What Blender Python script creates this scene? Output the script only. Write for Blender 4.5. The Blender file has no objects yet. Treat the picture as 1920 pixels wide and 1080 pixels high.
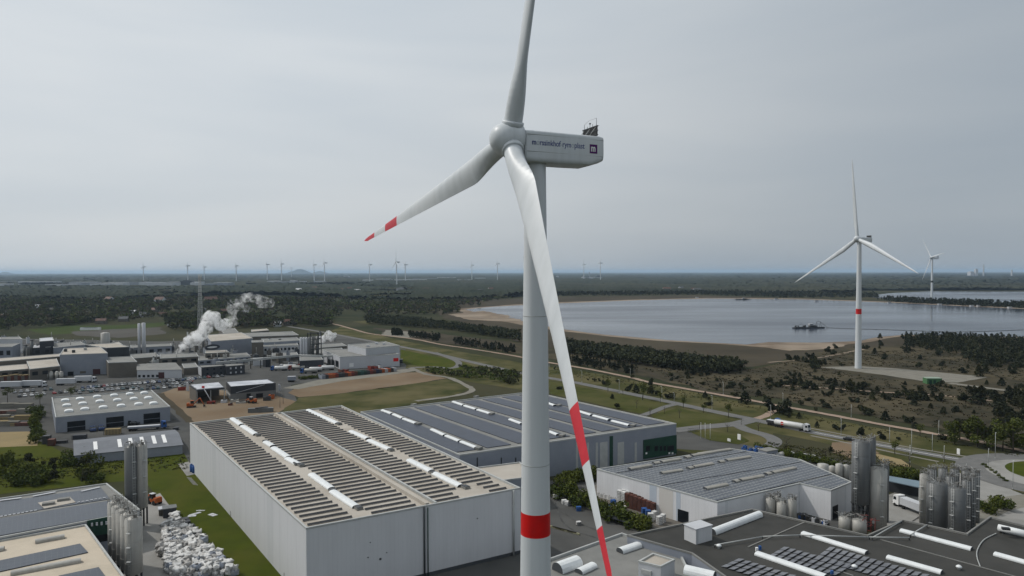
import bpy, math, random
import numpy as np
from mathutils import Vector, Matrix
rnd = random.Random(7)
rng = np.random.default_rng(11)
R = math.radians
S = bpy.context.scene
C = S.collection

# ------------------------------------------------------------------ camera
FPX, HOR, CAMZ = 1325.0, 509.6, 70.0
pitch = math.atan((540 - HOR) / FPX)
cam = bpy.data.cameras.new('camera')
camo = bpy.data.objects.new('camera', cam); C.objects.link(camo)
cam.sensor_width = 36; cam.lens = FPX / 1920 * 36
cam.clip_start = 0.5; cam.clip_end = 200000
CM = Matrix.Translation((0, 0, CAMZ)) @ Matrix.Rotation(R(90) - pitch, 4, 'X') @ Matrix.Rotation(R(-0.09), 4, 'Z')
camo.matrix_world = CM
S.camera = camo

# ------------------------------------------------------------------ world, sun, exposure
SUN_EL, SUN_AZ = R(49), R(-72)          # azimuth measured from +Y towards +X
sdir = Vector((math.sin(SUN_AZ) * math.cos(SUN_EL), math.cos(SUN_AZ) * math.cos(SUN_EL), math.sin(SUN_EL)))
W = bpy.data.worlds.new('World'); S.world = W; W.use_nodes = True
nt = W.node_tree; nt.nodes.clear()
def wn(t, **k):
    n = nt.nodes.new(t)
    for a, b in k.items(): setattr(n, a, b)
    return n
sky = wn('ShaderNodeTexSky', sky_type='NISHITA', sun_disc=False)
sky.sun_elevation = SUN_EL; sky.sun_rotation = SUN_AZ
sky.altitude = 50; sky.air_density = 1.0; sky.dust_density = 4.0; sky.ozone_density = 1.0
hs = wn('ShaderNodeHueSaturation'); hs.inputs['Saturation'].default_value = 0.45; hs.inputs['Value'].default_value = 1.0
tc = wn('ShaderNodeTexCoord'); mp = wn('ShaderNodeMapping'); mp.inputs['Scale'].default_value = (1.0, 1.0, 5.5)
mp.inputs['Rotation'].default_value = (0.12, 0.2, 0.0)
nz = wn('ShaderNodeTexNoise'); nz.inputs['Scale'].default_value = 1.25; nz.inputs['Detail'].default_value = 4; nz.inputs['Roughness'].default_value = .45
nz.inputs['Distortion'].default_value = .3
cr = wn('ShaderNodeValToRGB'); cr.color_ramp.elements[0].position = .34; cr.color_ramp.elements[1].position = .72
cr.color_ramp.elements[0].color = (0.86, 0.885, 0.915, 1); cr.color_ramp.elements[1].color = (1.10, 1.07, 1.045, 1)
mx = wn('ShaderNodeMix', data_type='RGBA', blend_type='MULTIPLY'); mx.inputs[0].default_value = 1
veil = wn('ShaderNodeMix', data_type='RGBA', blend_type='MIX'); veil.inputs[0].default_value = .82
# thin high cloud: brighter towards the sun, greyer away from it
dp = wn('ShaderNodeVectorMath', operation='DOT_PRODUCT'); dp.inputs[1].default_value = tuple(sdir)
sm = wn('ShaderNodeMapRange', interpolation_type='SMOOTHSTEP'); sm.inputs[1].default_value = -.12; sm.inputs[2].default_value = .62
sx = wn('ShaderNodeSeparateXYZ'); ez = wn('ShaderNodeMapRange'); ez.inputs[1].default_value = 0; ez.inputs[2].default_value = .3; ez.inputs[3].default_value = .80; ez.inputs[4].default_value = 1.0
mu = wn('ShaderNodeMath', operation='MULTIPLY')
vc = wn('ShaderNodeMix', data_type='RGBA'); vc.inputs[6].default_value = (4.35, 4.95, 5.5, 1); vc.inputs[7].default_value = (8.1, 8.65, 9.0, 1)
bg = wn('ShaderNodeBackground'); bg.inputs['Strength'].default_value = 0.095
out = wn('ShaderNodeOutputWorld')
L = nt.links
L.new(sky.outputs[0], hs.inputs['Color']); L.new(hs.outputs[0], veil.inputs[6])
L.new(tc.outputs['Generated'], dp.inputs[0]); L.new(dp.outputs['Value'], sm.inputs[0]); L.new(tc.outputs['Generated'], sx.inputs[0]); L.new(sx.outputs[2], ez.inputs[0])
L.new(sm.outputs[0], mu.inputs[0]); L.new(ez.outputs[0], mu.inputs[1]); L.new(mu.outputs[0], vc.inputs[0]); L.new(vc.outputs[2], veil.inputs[7])
L.new(tc.outputs['Generated'], mp.inputs[0]); L.new(mp.outputs[0], nz.inputs[0]); L.new(nz.outputs[0], cr.inputs[0])
L.new(veil.outputs[2], mx.inputs[6]); L.new(cr.outputs[0], mx.inputs[7])
L.new(mx.outputs[2], bg.inputs[0]); L.new(bg.outputs[0], out.inputs[0])
sl = bpy.data.lights.new('sun', 'SUN'); sl.energy = 2.15; sl.angle = R(1.5); sl.color = (1, .96, .9)
so = bpy.data.objects.new('sun', sl); C.objects.link(so)
so.rotation_mode = 'QUATERNION'; so.rotation_quaternion = sdir.to_track_quat('Z', 'Y'); so.location = (-200, 50, 400)
S.view_settings.view_transform = 'Standard'; S.view_settings.look = 'None'
S.view_settings.exposure = -0.07; S.view_settings.gamma = 1
S.render.engine = 'CYCLES'
S.cycles.use_denoising = True
S.cycles.use_adaptive_sampling = True; S.cycles.adaptive_threshold = 0.02
S.cycles.max_bounces = 12; S.cycles.diffuse_bounces = 2; S.cycles.glossy_bounces = 2; S.cycles.volume_bounces = 10
S.cycles.transparent_max_bounces = 6; S.cycles.volume_step_rate = 1.0; S.cycles.volume_max_steps = 256
S.cycles.sample_clamp_indirect = 4

# ------------------------------------------------------------------ pixel rays
CR = CM.to_3x3(); CO = Vector((0, 0, CAMZ)); CI = CM.inverted()
def ray(px, py): return (CR @ Vector(((px - 960) / FPX, (540 - py) / FPX, -1.0)))
def U(px, py, z=0.0):
    d = ray(px, py); t = (z - CAMZ) / d.z
    return CO + d * t
def atY(px, py, y):
    d = ray(px, py); return CO + d * (y / d.y)
def pix(p):
    q = CI @ Vector(p); return (960 + FPX * q.x / -q.z, 540 - FPX * q.y / -q.z)
def Wp(px, py, P, Q):
    """where the ray meets the vertical plane through P, Q: (fraction along PQ, height)"""
    d = ray(px, py); n = Vector((Q.y - P.y, -(Q.x - P.x), 0))
    t = (P - CO).dot(n) / d.dot(n); X = CO + d * t
    e = Vector((Q.x - P.x, Q.y - P.y, 0))
    return ((X - P).dot(e) / e.length_squared, X.z)

# ------------------------------------------------------------------ materials
MATS = {}
def mat(name, c, c2=None, scale=1.0, rough=.7, metal=0.0, spec=.3, mid=(.35, .65), stretch=None, c3=None, scale3=.02, w3=.6, detail=4, bump=0, rand=0, coord='pos'):
    if name in MATS: return MATS[name]
    m = bpy.data.materials.new(name); m.use_nodes = True; MATS[name] = m
    t = m.node_tree; b = t.nodes['Principled BSDF']
    b.inputs['Roughness'].default_value = rough; b.inputs['Metallic'].default_value = metal
    b.inputs['Specular IOR Level'].default_value = spec
    b.inputs['Base Color'].default_value = (*c, 1)
    def N(k, **kw):
        n = t.nodes.new(k)
        for a, v in kw.items(): setattr(n, a, v)
        return n
    if c2 is None: return m
    g = N('ShaderNodeNewGeometry') if coord == 'pos' else N('ShaderNodeTexCoord')
    src = g.outputs['Position'] if coord == 'pos' else g.outputs['Object']
    mpn = N('ShaderNodeMapping'); t.links.new(src, mpn.inputs[0])
    if stretch: mpn.inputs['Scale'].default_value = stretch
    def ramp(sc, lo, hi, det):
        n = N('ShaderNodeTexNoise'); n.inputs['Scale'].default_value = sc; n.inputs['Detail'].default_value = det; n.inputs['Roughness'].default_value = .6
        t.links.new(mpn.outputs[0], n.inputs[0])
        r = N('ShaderNodeMapRange'); r.inputs[1].default_value = lo; r.inputs[2].default_value = hi
        t.links.new(n.outputs[0], r.inputs[0]); return r.outputs[0], n.outputs[0]
    f, raw = ramp(scale, mid[0], mid[1], detail)
    m1 = N('ShaderNodeMix', data_type='RGBA'); m1.inputs[6].default_value = (*c, 1); m1.inputs[7].default_value = (*c2, 1)
    t.links.new(f, m1.inputs[0]); o = m1.outputs[2]
    if c3:
        f3, _ = ramp(scale3, .42, .62, 3)
        mu = N('ShaderNodeMath', operation='MULTIPLY'); mu.inputs[1].default_value = w3; t.links.new(f3, mu.inputs[0])
        m2 = N('ShaderNodeMix', data_type='RGBA'); m2.inputs[7].default_value = (*c3, 1)
        t.links.new(o, m2.inputs[6]); t.links.new(mu.outputs[0], m2.inputs[0]); o = m2.outputs[2]
    if rand:
        oi = N('ShaderNodeObjectInfo'); r = N('ShaderNodeMapRange'); r.inputs[3].default_value = 1 - rand; r.inputs[4].default_value = 1 + rand
        t.links.new(oi.outputs['Random'], r.inputs[0])
        h = N('ShaderNodeHueSaturation'); t.links.new(r.outputs[0], h.inputs['Value']); t.links.new(o, h.inputs['Color']); o = h.outputs[0]
    t.links.new(o, b.inputs['Base Color'])
    if bump:
        bn = N('ShaderNodeBump'); bn.inputs['Strength'].default_value = bump; bn.inputs['Distance'].default_value = .3
        t.links.new(raw, bn.inputs['Height']); t.links.new(bn.outputs[0], b.inputs['Normal'])
    return m

def striped(name, c, c2, period, axis, duty=.5, rough=.5, spec=.4, metal=0, noise=.0, c3=None, period3=None, axis3=None, duty3=.1):
    """parallel stripes along a world direction (corrugated sheet, panel joints)"""
    if name in MATS: return MATS[name]
    m = mat(name, c, None, rough=rough, spec=spec, metal=metal)
    t = m.node_tree; b = t.nodes['Principled BSDF']
    g = t.nodes.new('ShaderNodeNewGeometry')
    def st(ax, per, du):
        d = t.nodes.new('ShaderNodeVectorMath'); d.operation = 'DOT_PRODUCT'; d.inputs[1].default_value = (ax[0] / per, ax[1] / per, ax[2] / per)
        t.links.new(g.outputs['Position'], d.inputs[0])
        f = t.nodes.new('ShaderNodeMath'); f.operation = 'FRACT'; t.links.new(d.outputs['Value'], f.inputs[0])
        l = t.nodes.new('ShaderNodeMath'); l.operation = 'LESS_THAN'; l.inputs[1].default_value = du; t.links.new(f.outputs[0], l.inputs[0]); return l.outputs[0]
    m1 = t.nodes.new('ShaderNodeMix'); m1.data_type = 'RGBA'; m1.inputs[6].default_value = (*c, 1); m1.inputs[7].default_value = (*c2, 1)
    t.links.new(st(axis, period, duty), m1.inputs[0]); o = m1.outputs[2]
    if c3:
        m2 = t.nodes.new('ShaderNodeMix'); m2.data_type = 'RGBA'; m2.inputs[7].default_value = (*c3, 1)
        t.links.new(o, m2.inputs[6]); t.links.new(st(axis3, period3, duty3), m2.inputs[0]); o = m2.outputs[2]
    n = t.nodes.new('ShaderNodeTexNoise'); n.inputs['Scale'].default_value = .5; n.inputs['Detail'].default_value = 6; n.inputs['Roughness'].default_value = .65
    sm_ = t.nodes.new('ShaderNodeMapping'); sm_.inputs['Scale'].default_value = (.7, .7, .12); t.links.new(g.outputs['Position'], sm_.inputs[0]); t.links.new(sm_.outputs[0], n.inputs[0])
    r = t.nodes.new('ShaderNodeMapRange'); r.inputs[1].default_value = .3; r.inputs[2].default_value = .7; r.inputs[3].default_value = 1 - noise; r.inputs[4].default_value = 1 + noise
    t.links.new(n.outputs[0], r.inputs[0])
    h = t.nodes.new('ShaderNodeHueSaturation'); t.links.new(r.outputs[0], h.inputs['Value']); t.links.new(o, h.inputs['Color'])
    t.links.new(h.outputs[0], b.inputs['Base Color'])
    return m

U1 = Vector((-.555, .832, 0)); U2 = Vector((.832, .555, 0))
M_turb = mat('turbine_white', (.60, .63, .65), (.52, .55, .565), .9, rough=.42, spec=.4, stretch=(1, 1, .05), c3=(.64, .66, .67), scale3=.15)
M_red = mat('signal_red', (.62, .006, .006), (.52, .008, .008), .4, rough=.45)
M_bred = mat('blade_red', (.56, .035, .05), (.50, .03, .045), .4, rough=.45)
M_dark = mat('dark_metal', (.03, .032, .035), (.05, .05, .05), 2, rough=.5)
M_black = mat('black_opening', (.006, .008, .011), (.012, .014, .018), .5, rough=.3)
M_navy = mat('navy_blue', (.012, .03, .17)); M_purp = mat('purple_sign', (.09, .012, .12)); M_white = mat('white_paint', (.78, .78, .77), (.7, .7, .69), 1)
M_faint = mat('pale_letter', (.38, .42, .45))
M_wall = striped('white_cladding', (.59, .595, .605), (.545, .555, .565), 1.0, (0.832, .555, 0), .08, noise=.045, c3=(.44, .45, .46), period3=6.1, axis3=(-.555, .832, 0), duty3=.02)
M_wall3 = striped('bright_cladding', (.70, .70, .71), (.62, .63, .64), 1.0, (-.555, .832, 0), .07, noise=.06)
M_roof = mat('beige_membrane', (.41, .375, .325), (.34, .305, .26), .30, rough=.85, c3=(.45, .415, .365), scale3=.05, w3=.8, spec=.1)
M_roof2 = mat('sand_membrane', (.50, .435, .345), (.44, .385, .305), .3, rough=.85, c3=(.53, .46, .37), scale3=.05, w3=.8, spec=.1)
M_wallb = None
M_roofg = mat('grey_membrane', (.20, .20, .19), (.165, .165, .155), .3, rough=.85, c3=(.24, .235, .22), scale3=.06)
M_roofd = mat('dark_bitumen', (.030, .030, .027), (.042, .041, .037), .25, rough=.85, c3=(.055, .053, .048), scale3=.05, w3=.55)
M_trim = mat('roof_trim', (.42, .43, .42), (.36, .37, .36), .5, rough=.5)
M_darktrim = mat('dark_trim', (.06, .065, .07))
M_pv = striped('solar_glass', (.026, .034, .055), (.085, .09, .10), 1.05, (-.555, .832, 0), .08, rough=.4, spec=.32, noise=.18, c3=(.065, .07, .085), period3=1.7, axis3=(.832, .555, 0), duty3=.04)
M_pvrow = mat('solar_row_glass', (.014, .015, .018), (.022, .023, .027), 1, rough=.4, spec=.5)
M_sky = mat('skylight_acrylic', (.74, .76, .76), (.66, .68, .68), .8, rough=.35, spec=.5)
M_steel = mat('silo_steel', (.38, .37, .34), (.32, .31, .285), .9, rough=.5, metal=.12, spec=.45, stretch=(1, 1, .08))
M_steeld = mat('silo_steel_dark', (.15, .155, .155), (.115, .12, .12), .8, rough=.5, metal=.3, spec=.5, stretch=(1, 1, .08))
M_concrete = mat('concrete', (.27, .265, .25), (.22, .215, .2), .15, c3=(.31, .30, .285), scale3=.04, spec=0.02)
M_asph = mat('asphalt', (.066, .066, .064), (.085, .085, .082), .08, rough=.85, c3=(.112, .11, .104), scale3=.03, w3=.6, spec=0.02)
M_road = mat('road_asphalt', (.135, .135, .132), (.165, .163, .158), .3, rough=.85, spec=0.02)
M_track = mat('red_sand_track', (.33, .25, .195), (.26, .20, .155), .4, rough=.95, spec=0.02)
M_gravel = mat('gravel', (.22, .21, .18), (.18, .17, .145), .2, rough=.95, spec=0.02)
M_sand = mat('beach_sand', (.24, .19, .14), (.13, .10, .075), .03, rough=.95, c3=(.32, .27, .215), scale3=.012, spec=0.02)
M_soil = mat('building_soil', (.18, .13, .085), (.135, .10, .068), .07, rough=.95, c3=(.235, .185, .13), scale3=.035, spec=0.02)
M_lawn = mat('lawn_green', (.056, .070, .010), (.043, .056, .010), .18, rough=.95, c3=(.080, .078, .018), scale3=.05, w3=.55, bump=.3, spec=0.02)
M_verge = mat('verge_green', (.062, .068, .020), (.046, .052, .016), .15, rough=.95, c3=(.095, .088, .038), scale3=.03, w3=.6, bump=.3, spec=.02)
M_field = mat('meadow_green', (.050, .068, .022), (.042, .058, .020), .02, rough=.95, spec=0.02)
M_fieldb = mat('ploughed_field', (.10, .095, .085), (.085, .08, .072), .02, rough=.95, spec=0.02)
M_straw = mat('straw_field', (.27, .21, .115), (.22, .175, .10), .06, rough=.95, spec=0.02)
M_grass = mat('dry_grass', (.066, .066, .026), (.042, .048, .018), .12, rough=.95, c3=(.125, .108, .055), scale3=.025, w3=.75, bump=.3, spec=0.02)
M_heath = mat('heath', (.058, .051, .035), (.034, .033, .023), .13, rough=.95, c3=(.10, .083, .052), scale3=.02, w3=.7, bump=.4, spec=0.02)
M_ground = mat('scrub_ground', (.042, .045, .024), (.026, .033, .018), .02, rough=.95, c3=(.075, .066, .04), scale3=.004, w3=.6, spec=0.02)
M_shore = mat('brown_shore', (.064, .055, .040), (.048, .042, .031), .02, rough=.95, c3=(.082, .070, .050), scale3=.008, spec=0.02)
M_pine = mat('pine_foliage', (.022, .027, .017), (.036, .041, .022), 1.2, rough=.9, spec=.1, rand=.25)
M_pine2 = mat('scrub_foliage', (.032, .036, .018), (.050, .052, .025), 1.0, rough=.9, spec=.1, rand=.3)
M_leaf = mat('spring_foliage', (.060, .075, .018), (.085, .098, .026), .9, rough=.85, spec=.1, rand=.2)
M_hedge = mat('hedge_foliage', (.046, .064, .014), (.074, .092, .022), .8, rough=.9, spec=.1, rand=.2)
M_wood1 = mat('woodland_dark', (.030, .038, .026), (.050, .058, .034), .03, rough=.95, spec=.05, c3=(.070, .066, .042), scale3=.008, w3=.6)
M_wood2 = mat('woodland_green', (.052, .064, .028), (.072, .082, .034), .03, rough=.95, spec=.05, c3=(.095, .078, .052), scale3=.01, w3=.6)
M_wood3 = mat('far_forest_leaves', (.018, .024, .018), (.036, .042, .026), .004, rough=.95, spec=.05, c3=(.06, .058, .036), scale3=.0016, w3=.55)
M_heather = mat('heather_foliage', (.045, .038, .026), (.066, .055, .034), .3, rough=.95, spec=.05)
M_heather2 = mat('scrub_tufts', (.038, .040, .022), (.052, .052, .028), .3, rough=.95, spec=.05)
M_rail = mat('weathered_railing', (.20, .195, .18), (.14, .135, .125), 1, rough=.6)
M_wood4 = mat('dark_forest_leaves', (.016, .022, .016), (.030, .038, .024), .01, rough=.95, spec=.05, c3=(.045, .05, .03), scale3=.004, w3=.5)
M_hedge2 = mat('olive_foliage', (.066, .080, .018), (.094, .108, .026), .8, rough=.9, spec=.05, rand=.2)
M_wood5 = mat('fresh_woodland', (.080, .098, .030), (.060, .078, .026), .03, rough=.95, spec=.05)
M_wood6 = mat('bare_woodland', (.085, .072, .052), (.065, .056, .042), .03, rough=.95, spec=.05)
M_tyrem = mat('tyre_marks', (.060, .060, .058), (.10, .10, .097), .4, rough=.9, spec=.02)
M_bark = mat('bark', (.09, .075, .055), (.06, .05, .04), 2, rough=.9)
M_car = [mat('car_' + n, c, rough=.3, spec=.6) for n, c in (('white', (.6, .6, .6)), ('silver', (.33, .34, .35)), ('black', (.015, .016, .018)), ('grey', (.10, .105, .11)), ('blue', (.02, .045, .13)), ('red', (.28, .02, .02)), ('teal', (.05, .10, .11)))]
CARC = ['white', 'silver', 'black', 'grey', 'blue', 'red', 'teal green']
M_glass = mat('dark_glass', (.015, .02, .025), rough=.12, spec=.7)
M_tyre = mat('tyre_rubber', (.02, .02, .02), rough=.9)
M_green = mat('green_cladding', (.012, .045, .03), (.016, .055, .036), .5, rough=.5)
M_pole = mat('galvanised_pole', (.40, .41, .40), rough=.5)
M_gwall = mat('grey_blue_cladding', (.25, .27, .31), (.22, .24, .28), .2, rough=.6)
M_dgrey = mat('charcoal_cladding', (.035, .038, .045), (.045, .048, .055), .3, rough=.5)
M_brown = mat('brown_cladding', (.14, .125, .105), (.11, .10, .085), .3)
M_white2 = mat('white_hall_cladding', (.50, .51, .53), (.45, .46, .48), .12, rough=.6)
M_orange = mat('machine_orange', (.42, .10, .02), (.34, .08, .02), 1)
M_bluep = mat('blue_plastic', (.02, .07, .22), (.03, .10, .30), 1)
M_cgreen = mat('container_green', (.07, .17, .07), (.06, .15, .065), .6)
M_rust = mat('pallet_red_brown', (.12, .045, .03), (.08, .03, .022), .9)

# ------------------------------------------------------------------ mesh builder
class MB:
    def __init__(s): s.v, s.f, s.m, s.mats, s.sm = [], [], [], [], []
    def mi(s, m):
        if m not in s.mats: s.mats.append(m)
        return s.mats.index(m)
    def add(s, vs, fs, m, smooth=False):
        o = len(s.v); s.v += [tuple(v) for v in vs]; k = s.mi(m)
        for f in fs: s.f.append([i + o for i in f]); s.m.append(k); s.sm.append(smooth)
        return s
    def box(s, c, sx, sy, sz, m, rot=0.0):
        """c is the centre of the bottom face"""
        ca, sa = math.cos(rot), math.sin(rot); vs = []
        for z in (0, sz):
            for x, y in ((-1, -1), (1, -1), (1, 1), (-1, 1)):
                X, Y = x * sx / 2, y * sy / 2; vs.append((c[0] + X * ca - Y * sa, c[1] + X * sa + Y * ca, c[2] + z))
        return s.add(vs, [(3, 2, 1, 0), (4, 5, 6, 7), (0, 1, 5, 4), (1, 2, 6, 5), (2, 3, 7, 6), (3, 0, 4, 7)], m)
    def prism(s, poly, z0, z1, m, mt=None, bottom=True):
        n = len(poly); vs = [(p[0], p[1], z0) for p in poly] + [(p[0], p[1], z1) for p in poly]
        s.add(vs, [(i, (i + 1) % n, (i + 1) % n + n, i + n) for i in range(n)], m)
        o = len(s.v) - 2 * n
        s.f.append([o + n + i for i in range(n)]); s.m.append(s.mi(mt or m)); s.sm.append(False)
        if bottom: s.f.append([o + i for i in reversed(range(n))]); s.m.append(s.mi(m)); s.sm.append(False)
        return s
    def cyl(s, p, q, r0, r1, m, n=10, caps=True, smooth=True):
        p, q = Vector(p), Vector(q); d = (q - p); d.normalize()
        a = d.orthogonal().normalized(); b = d.cross(a); vs = []
        for c, r in ((p, r0), (q, r1)):
            for i in range(n):
                an = 2 * math.pi * i / n; vs.append(c + a * (r * math.cos(an)) + b * (r * math.sin(an)))
        s.add(vs, [(i, (i + 1) % n, (i + 1) % n + n, i + n) for i in range(n)], m, smooth)
        o = len(s.v) - 2 * n
        if caps:
            s.f.append([o + n + i for i in range(n)]); s.m.append(s.mi(m)); s.sm.append(False)
            s.f.append([o + i for i in reversed(range(n))]); s.m.append(s.mi(m)); s.sm.append(False)
        return s
    def rev(s, c, ax, prof, m, n=20, smooth=True):
        """profile [(distance along ax, radius)] turned about ax at c"""
        c, ax = Vector(c), Vector(ax).normalized(); a = ax.orthogonal().normalized(); b = ax.cross(a); vs = []
        for t, r in prof:
            for i in range(n):
                an = 2 * math.pi * i / n; vs.append(c + ax * t + a * (r * math.cos(an)) + b * (r * math.sin(an)))
        fs = [(k * n + i, k * n + (i + 1) % n, (k + 1) * n + (i + 1) % n, (k + 1) * n + i) for k in range(len(prof) - 1) for i in range(n)]
        s.add(vs, fs, m, smooth)
        o = len(s.v) - len(vs); k = len(prof) - 1
        s.f.append([o + i for i in reversed(range(n))]); s.m.append(s.mi(m)); s.sm.append(False)
        s.f.append([o + k * n + i for i in range(n)]); s.m.append(s.mi(m)); s.sm.append(False)
        return s
    def vault(s, P, Q, w, h, m, me=None, curb=.35, n=7):
        """barrel vault rooflight from P to Q (bottom centre line)"""
        P, Q = Vector(P), Vector(Q); d = Q - P; d.z = 0; d.normalize(); e = Vector((d.y, -d.x, 0)); vs = []
        sec = [(-w / 2, 0)] + [(-w / 2 * math.cos(math.pi * i / n), curb + h * math.sin(math.pi * i / n)) for i in range(n + 1)] + [(w / 2, 0)]
        k = len(sec)
        for c in (P, Q):
            for a, z in sec: vs.append(c + e * a + Vector((0, 0, z)))
        s.add(vs, [(i, i + 1, i + 1 + k, i + k) for i in range(k - 1)], m, False)
        s.add([vs[i] for i in range(k)], [tuple(range(k))], me or m); s.add([vs[k + i] for i in range(k)], [tuple(reversed(range(k)))], me or m)
        return s
    def tube(s, pts, r, m, n=6):
        for a, b in zip(pts[:-1], pts[1:]): s.cyl(a, b, r, r, m, n)
        return s
    def build(s, name, parent=None, origin=None):
        if parent is not None: o0 = Vector(parent['_o'])
        elif origin is not None: o0 = Vector(origin)
        else:
            a = np.array(s.v); o0 = Vector((float((a[:, 0].min() + a[:, 0].max()) / 2), float((a[:, 1].min() + a[:, 1].max()) / 2), float(a[:, 2].min())))
        me = bpy.data.meshes.new(name)
        me.from_pydata([(v[0] - o0.x, v[1] - o0.y, v[2] - o0.z) for v in s.v], [], s.f)
        for m in s.mats: me.materials.append(m)
        me.polygons.foreach_set('material_index', s.m); me.polygons.foreach_set('use_smooth', s.sm)
        me.update()
        ob = bpy.data.objects.new(name, me); C.objects.link(ob); ob['_o'] = list(o0)
        if parent is not None: ob.parent = parent
        else: ob.location = o0
        return ob
def tag(o, label=None, cat=None, group=None, kind=None):
    if label: o['label'] = label
    if cat: o['category'] = cat
    if group: o['group'] = group
    if kind: o['kind'] = kind
    return o
def thing(name, label, cat, loc, group=None):
    e = bpy.data.objects.new(name, None); C.objects.link(e); e.location = loc; e['_o'] = list(Vector(loc)); e.empty_display_size = .5
    return tag(e, label, cat, group)
def copy_tree(o, parent=None):
    c = o.copy(); C.objects.link(c)
    if parent is not None: c.parent = parent
    for ch in list(o.children): copy_tree(ch, c)
    return c
def np_mesh(name, V, F, mats, mi=None, smooth=False):
    me = bpy.data.meshes.new(name); k = F.shape[1]
    me.vertices.add(len(V)); me.vertices.foreach_set('co', V.astype(np.float32).ravel())
    me.loops.add(F.size); me.loops.foreach_set('vertex_index', F.astype(np.int32).ravel())
    me.polygons.add(len(F)); me.polygons.foreach_set('loop_start', np.arange(0, F.size, k, dtype=np.int32)); me.polygons.foreach_set('loop_total', np.full(len(F), k, dtype=np.int32))
    for m in mats: me.materials.append(m)
    if mi is not None: me.polygons.foreach_set('material_index', mi.astype(np.int32))
    me.update(calc_edges=True); me.validate()
    if smooth: me.polygons.foreach_set('use_smooth', np.ones(len(F), dtype=bool))
    return me
ORD = 'first second third fourth fifth sixth seventh eighth ninth tenth eleventh twelfth thirteenth fourteenth fifteenth sixteenth seventeenth eighteenth nineteenth twentieth'.split()
TENS = {20: 'twenty', 30: 'thirty', 40: 'forty', 50: 'fifty', 60: 'sixty'}
def ordw(i):
    if i < 20: return ORD[i]
    t, u = divmod(i + 1, 10)
    return TENS[t * 10] + '-' + ORD[u - 1] if u else {30: 'thirtieth', 40: 'fortieth', 50: 'fiftieth', 60: 'sixtieth'}[t * 10]

# ------------------------------------------------------------------ ground, roads, water
def smooth_line(pts, k=6):
    out = []
    P = [pts[0]] + list(pts) + [pts[-1]]
    for i in range(1, len(P) - 2):
        for j in range(k):
            t = j / k; a, b, c, d = P[i - 1], P[i], P[i + 1], P[i + 2]
            out.append(.5 * ((2 * b) + (c - a) * t + (2 * a - 5 * b + 4 * c - d) * t * t + (-a + 3 * b - 3 * c + d) * t ** 3))
    out.append(P[-2]); return out
def zone(name, pxs, m, z, rough=0.0, world=False, seg=8):
    pts = [Vector(p) for p in pxs] if world else [U(*p) for p in pxs]
    q = []
    for i, a in enumerate(pts):
        b = pts[(i + 1) % len(pts)]; L_ = (b - a).length
        n = max(1, min(60, int(L_ / seg))) if rough else 1
        for j in range(n):
            p = a.lerp(b, j / n)
            if rough and j: p = p + Vector((rnd.uniform(-1, 1), rnd.uniform(-1, 1), 0)) * rough * min(1.0, L_ / 40)
            q.append((p.x, p.y, z))
    mb = MB(); mb.add(q, [tuple(range(len(q)))], m)
    o = mb.build(name); tag(o, kind='structure')
    if o.data.polygons[0].normal.z < 0: o.data.flip_normals()
    return o
def ribbon(name, pxs, w, m, z, jit=0, world=False):
    pts = smooth_line([Vector(p) for p in pxs] if world else [U(*p) for p in pxs]); mb = MB(); vs = []
    for i, p in enumerate(pts):
        d = pts[min(i + 1, len(pts) - 1)] - pts[max(i - 1, 0)]; d.z = 0; d.normalize(); e = Vector((d.y, -d.x, 0))
        a = w / 2 + rnd.uniform(-jit, jit); b = w / 2 + rnd.uniform(-jit, jit)
        vs += [(p.x - e.x * a, p.y - e.y * a, z), (p.x + e.x * b, p.y + e.y * b, z)]
    mb.add(vs, [(2 * i, 2 * i + 1, 2 * i + 3, 2 * i + 2) for i in range(len(pts) - 1)], m)
    o = mb.build(name); tag(o, kind='structure')
    if o.data.polygons[0].normal.z < 0: o.data.flip_normals()
    return pts

rr = [0] + list(np.geomspace(40, 90000, 60)); nA = 72
V = [(0, 0, 0)]; F = []
for r_ in rr[1:]:
    for k in range(nA): V.append((r_ * math.sin(2 * math.pi * k / nA), r_ * math.cos(2 * math.pi * k / nA), 0))
for k in range(nA): F.append((0, 1 + (k + 1) % nA, 1 + k))
for i in range(len(rr) - 2):
    for k in range(nA):
        a = 1 + i * nA + k; b = 1 + i * nA + (k + 1) % nA; F.append((a, b, b + nA, a + nA))
g = MB(); g.add(V, F, M_ground); go = g.build('ground', origin=(0, 0, 0)); tag(go, kind='structure')

m = bpy.data.materials.new('lake_water'); m.use_nodes = True; b = m.node_tree.nodes['Principled BSDF']
b.inputs['Specular IOR Level'].default_value = .38; b.inputs['Base Color'].default_value = (.030, .038, .055, 1); b.inputs['Roughness'].default_value = .16; b.inputs['IOR'].default_value = 1.33
t = m.node_tree; gn = t.nodes.new('ShaderNodeNewGeometry'); mpn = t.nodes.new('ShaderNodeMapping'); mpn.inputs['Scale'].default_value = (.35, 1, 1)
n1 = t.nodes.new('ShaderNodeTexNoise'); n1.inputs['Scale'].default_value = .35; n1.inputs['Detail'].default_value = 5
bn = t.nodes.new('ShaderNodeBump'); bn.inputs['Strength'].default_value = .35; bn.inputs['Distance'].default_value = .25
t.links.new(gn.outputs['Position'], mpn.inputs[0]); t.links.new(mpn.outputs[0], n1.inputs[0]); t.links.new(n1.outputs[0], bn.inputs['Height']); t.links.new(bn.outputs[0], b.inputs['Normal'])
n2 = t.nodes.new('ShaderNodeTexNoise'); n2.inputs['Scale'].default_value = .006; n2.inputs['Detail'].default_value = 3
r2 = t.nodes.new('ShaderNodeMapRange'); r2.inputs[1].default_value = .35; r2.inputs[2].default_value = .65; r2.inputs[3].default_value = .10; r2.inputs[4].default_value = .26
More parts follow.
